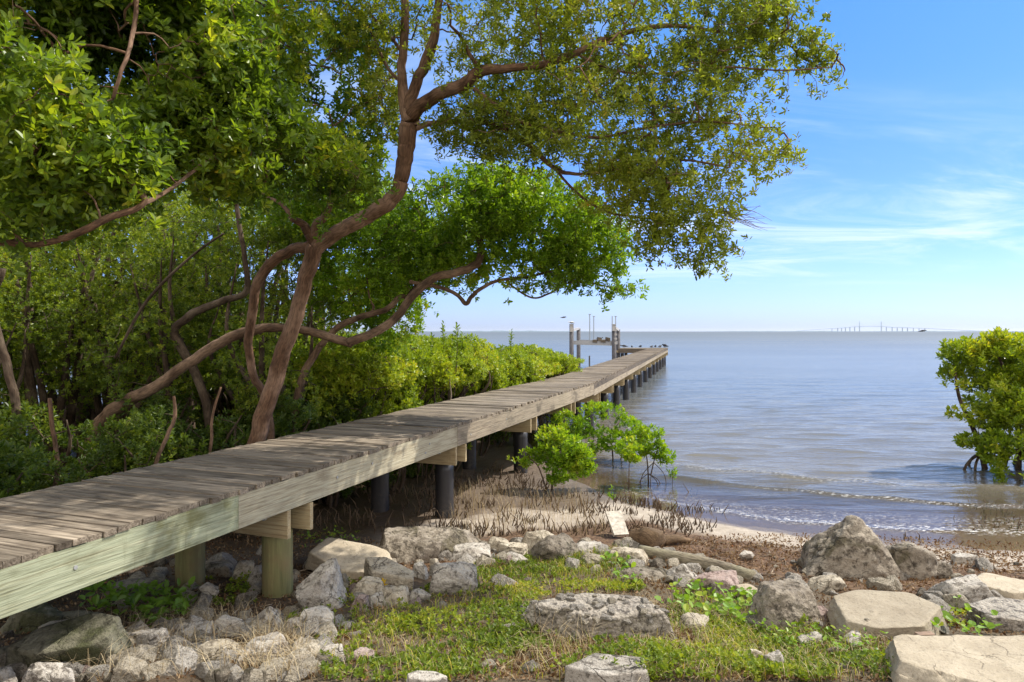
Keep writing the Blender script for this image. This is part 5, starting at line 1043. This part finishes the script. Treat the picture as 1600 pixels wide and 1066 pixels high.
# broad-leaved creeper
crp = leafmat('creeper_leaf', [(0, (.10, .20, .02)), (.6, (.22, .36, .04)), (1, (.42, .45, .07))], .4, .45, .35)
for poly, n, lab, L_ in (([(1030, 960), (1060, 920), (1180, 930), (1260, 980), (1160, 990)], 110, 'yellow-green round-leaved creeper right of the pebbly slab', .06), ([(1425, 1005), (1500, 940), (1560, 985), (1540, 1010)], 34, 'round-leaved creeper trailing over the broad pale slab', .055),
                         ([(130, 960), (150, 935), (300, 940), (300, 975), (240, 985)], 150, 'dark green leafy creeper at the foot of the nearer green post', .085), ([(985, 925), (940, 880), (985, 880), (1000, 925)], 26, 'broad green leaves left of the low brown stone', .075),
                         ([(470, 862), (470, 838), (560, 838), (560, 862)], 60, 'small bright-leaved plant in the shade behind the second green post', .05), ([(1180, 1000), (1200, 985), (1400, 1010), (1390, 1040), (1200, 1030)], 90, 'bright leafy creeper at the foot of the polygonal slab', .04)):
    B_ = scatter(poly, n, r); A = r.normal(0, .35, B_.shape); A[:, 2] = 1; hz_ = r.uniform(.02, .12, n)*(1.4 if 'dark' in lab else 1)
    V, Q, ti = leaves(B_+np.stack([0*hz_, 0*hz_, hz_], 1), A, 2, L_, L_*(.85 if 'round' in lab else .5), r, (50, 85), .08, .6, 1.2, .1)
    o = empty('creeper', tuple(B_.mean(0)), lab, 'creeper'); oo = np.array(o.location)
    link('foliage', mesh_np('foliage', V-oo, Q, ti*(.35 if 'dark' in lab else 1)), crp, o)
    q = MB()
    for b_, h_ in zip(B_, hz_): q.tube([b_-[0, 0, .01], b_+[r.normal(0, .01), r.normal(0, .01), h_]], .0022, 4, False)
    del q
b = G(596, 925); A = r.normal(0, .5, (14, 3)); A[:, 2] = 1; V, Q, ti = leaves(b+r.normal(0, .03, (14, 3))*[1, 1, .3]+[0, -.02, .07], A, 2, .05, .025, r)
tag(link('yellow_plant', mesh_np('yellow_plant', V, Q, ti), leafmat('yellow_leaf', [(0, (.5, .32, .02)), (1, (.7, .5, .05))])), 'tuft of bright yellow leaves between the tan stones', 'plant')

# ------------------------------------------------------------------ birds
def bird_mesh(fly=0, up=.0):
    q = MB(); s = np.linspace(0, 1, 11); x = -.22+.44*s
    body = np.stack([x, 0*x, .10+.05*np.sin(s*2.6)+up*s], 1); q.tube(body, .075*np.sin(np.pi*(s*.86+.08))**.8+.004, 10, True)
    hd = np.stack([.20+.13*s, 0*s, .17+up+.02*np.sin(s*3)], 1); q.tube(hd, .040*np.sin(np.pi*(s*.8+.12))+.004, 8, True)
    q.tube([(.31, 0, .175+up), (.36, 0, .165+up), (.41, 0, .15+up)], [.014, .010, .003], 6)
    q.tube([(-.2, 0, .11), (-.28, 0, .10), (-.36, 0, .09)], [.035, .03, .01], 6)
    if not fly:
        for yy in (-.03, .03): q.tube([(0, yy, .06), (0.01, yy, 0)], [.008, .006], 5); q.tube([(-.02, yy, .004), (.05, yy, .004)], [.006, .004], 5)
    return q
def wing(side, fly):
    q = MB(); V = []
    if fly:
        prof_ = [(0, .06, .16), (.25, .12, .24), (.55, .13, .20), (.8, .02, .17), (1.0, -.10, .12)]
        for i, (yy, fx, zz) in enumerate(prof_):
            c = .17*(1-.75*i/4); V += [(fx+.02, side*yy*.62, zz), (fx+.02-c, side*yy*.62, zz-.01), (fx+.02-c, side*yy*.62, zz-.018), (fx+.02, side*yy*.62, zz-.022)]
    else:
        for i, (xx, zz, hh_) in enumerate([(.14, .16, .03), (.05, .165, .10), (-.1, .15, .10), (-.24, .12, .05), (-.34, .10, .015)]):
            V += [(xx, side*.070, zz), (xx, side*.082, zz-hh_*.5), (xx, side*.070, zz-hh_), (xx, side*.058, zz-hh_*.5)]
    n = 5; Q = [(i*4+k, i*4+(k+1) % 4, i*4+4+(k+1) % 4, i*4+4+k) for i in range(n-1) for k in range(4)]+[(0, 3, 2, 1), (16, 17, 18, 19)]
    q.add(V, Q); return q
feather_d = plainmat('dark_feather', (.045, .042, .042), .7, .2); feather_w = plainmat('white_feather', (.70, .70, .68), .7, .2, .08); feather_g = plainmat('grey_feather', (.20, .20, .21), .7, .2)
def bird(px, py, Y, label, grp, fly, bm, wm, rz, s=1.0):
    p = P(px, py, Y); o = empty('bird', tuple(p), label, 'bird', grp, rz)
    bird_mesh(fly).build('body', bm, o, smooth=True)
    for sd_ in (-1, 1): wing(sd_, fly).build('wing', wm, o)
    o.scale = (s, s, s); return o
bird(893, 506.4, 44, 'dark-backed bird sitting on top of the left lift post', None, 0, feather_w, feather_d, 2.6, .75)
bird(880.5, 498, 60, 'dark bird flying left of the boat lift', None, 1, feather_d, feather_d, .4, .8)
bird(1441, 519.6, 75, 'dark bird flying low over the water below the bridge', None, 1, feather_d, feather_d, -.3, 1.2)
bird(937, 531.0, 44.4, 'small bird perched on the cradle beam between the lift posts', None, 0, feather_d, feather_g, .2, .7)
gb_ = 'birds resting on the far end of the boardwalk'
for k, (dx, y, s_) in enumerate(((-.15, 50.2, 1.2), (-.5, 50.1, .8), (-.85, 50.3, .8), (-1.1, 49.9, .7), (-1.9, 49.8, .8), (-2.5, 49.6, .7), (-3.1, 49.8, .9))):
    er, el, ang, wd = edge(y); p_ = er+np.array([cos(ang), -sin(ang)])*dx
    o = bird(0, 518, y, 'largest dark bird at the right corner of the boardwalk end' if k == 0 else 'small dark bird resting at the far end of the boardwalk', gb_ if k else None, 0, feather_d, feather_d, rng.uniform(0, 6), s_); o.location = (p_[0], p_[1], TOP+.003)
    if not k and 'group' in o: del o['group']

# ------------------------------------------------------------------ haze over the bay
V = np.array([[x, y, z] for x in (-48000, 48000) for y in (-48000, 58000) for z in (-4, 150)], float)
hzm = mesh_np('haze', V, [(0, 1, 3, 2), (4, 6, 7, 5), (0, 4, 5, 1), (2, 3, 7, 6), (0, 2, 6, 4), (1, 5, 7, 3)])
m = bpy.data.materials.new('haze_air'); m.use_nodes = True; t = m.node_tree; t.nodes.clear()
pv = nd(t, 'ShaderNodeVolumePrincipled'); pv.inputs['Density'].default_value = 1.8e-5; pv.inputs['Color'].default_value = (.93, .96, 1, 1); pv.inputs['Anisotropy'].default_value = .3
o_ = nd(t, 'ShaderNodeOutputMaterial'); t.links.new(pv.outputs[0], o_.inputs['Volume'])
tag(link('haze', hzm, m), 'thin pale sea haze over the bay', 'haze', kind='stuff')
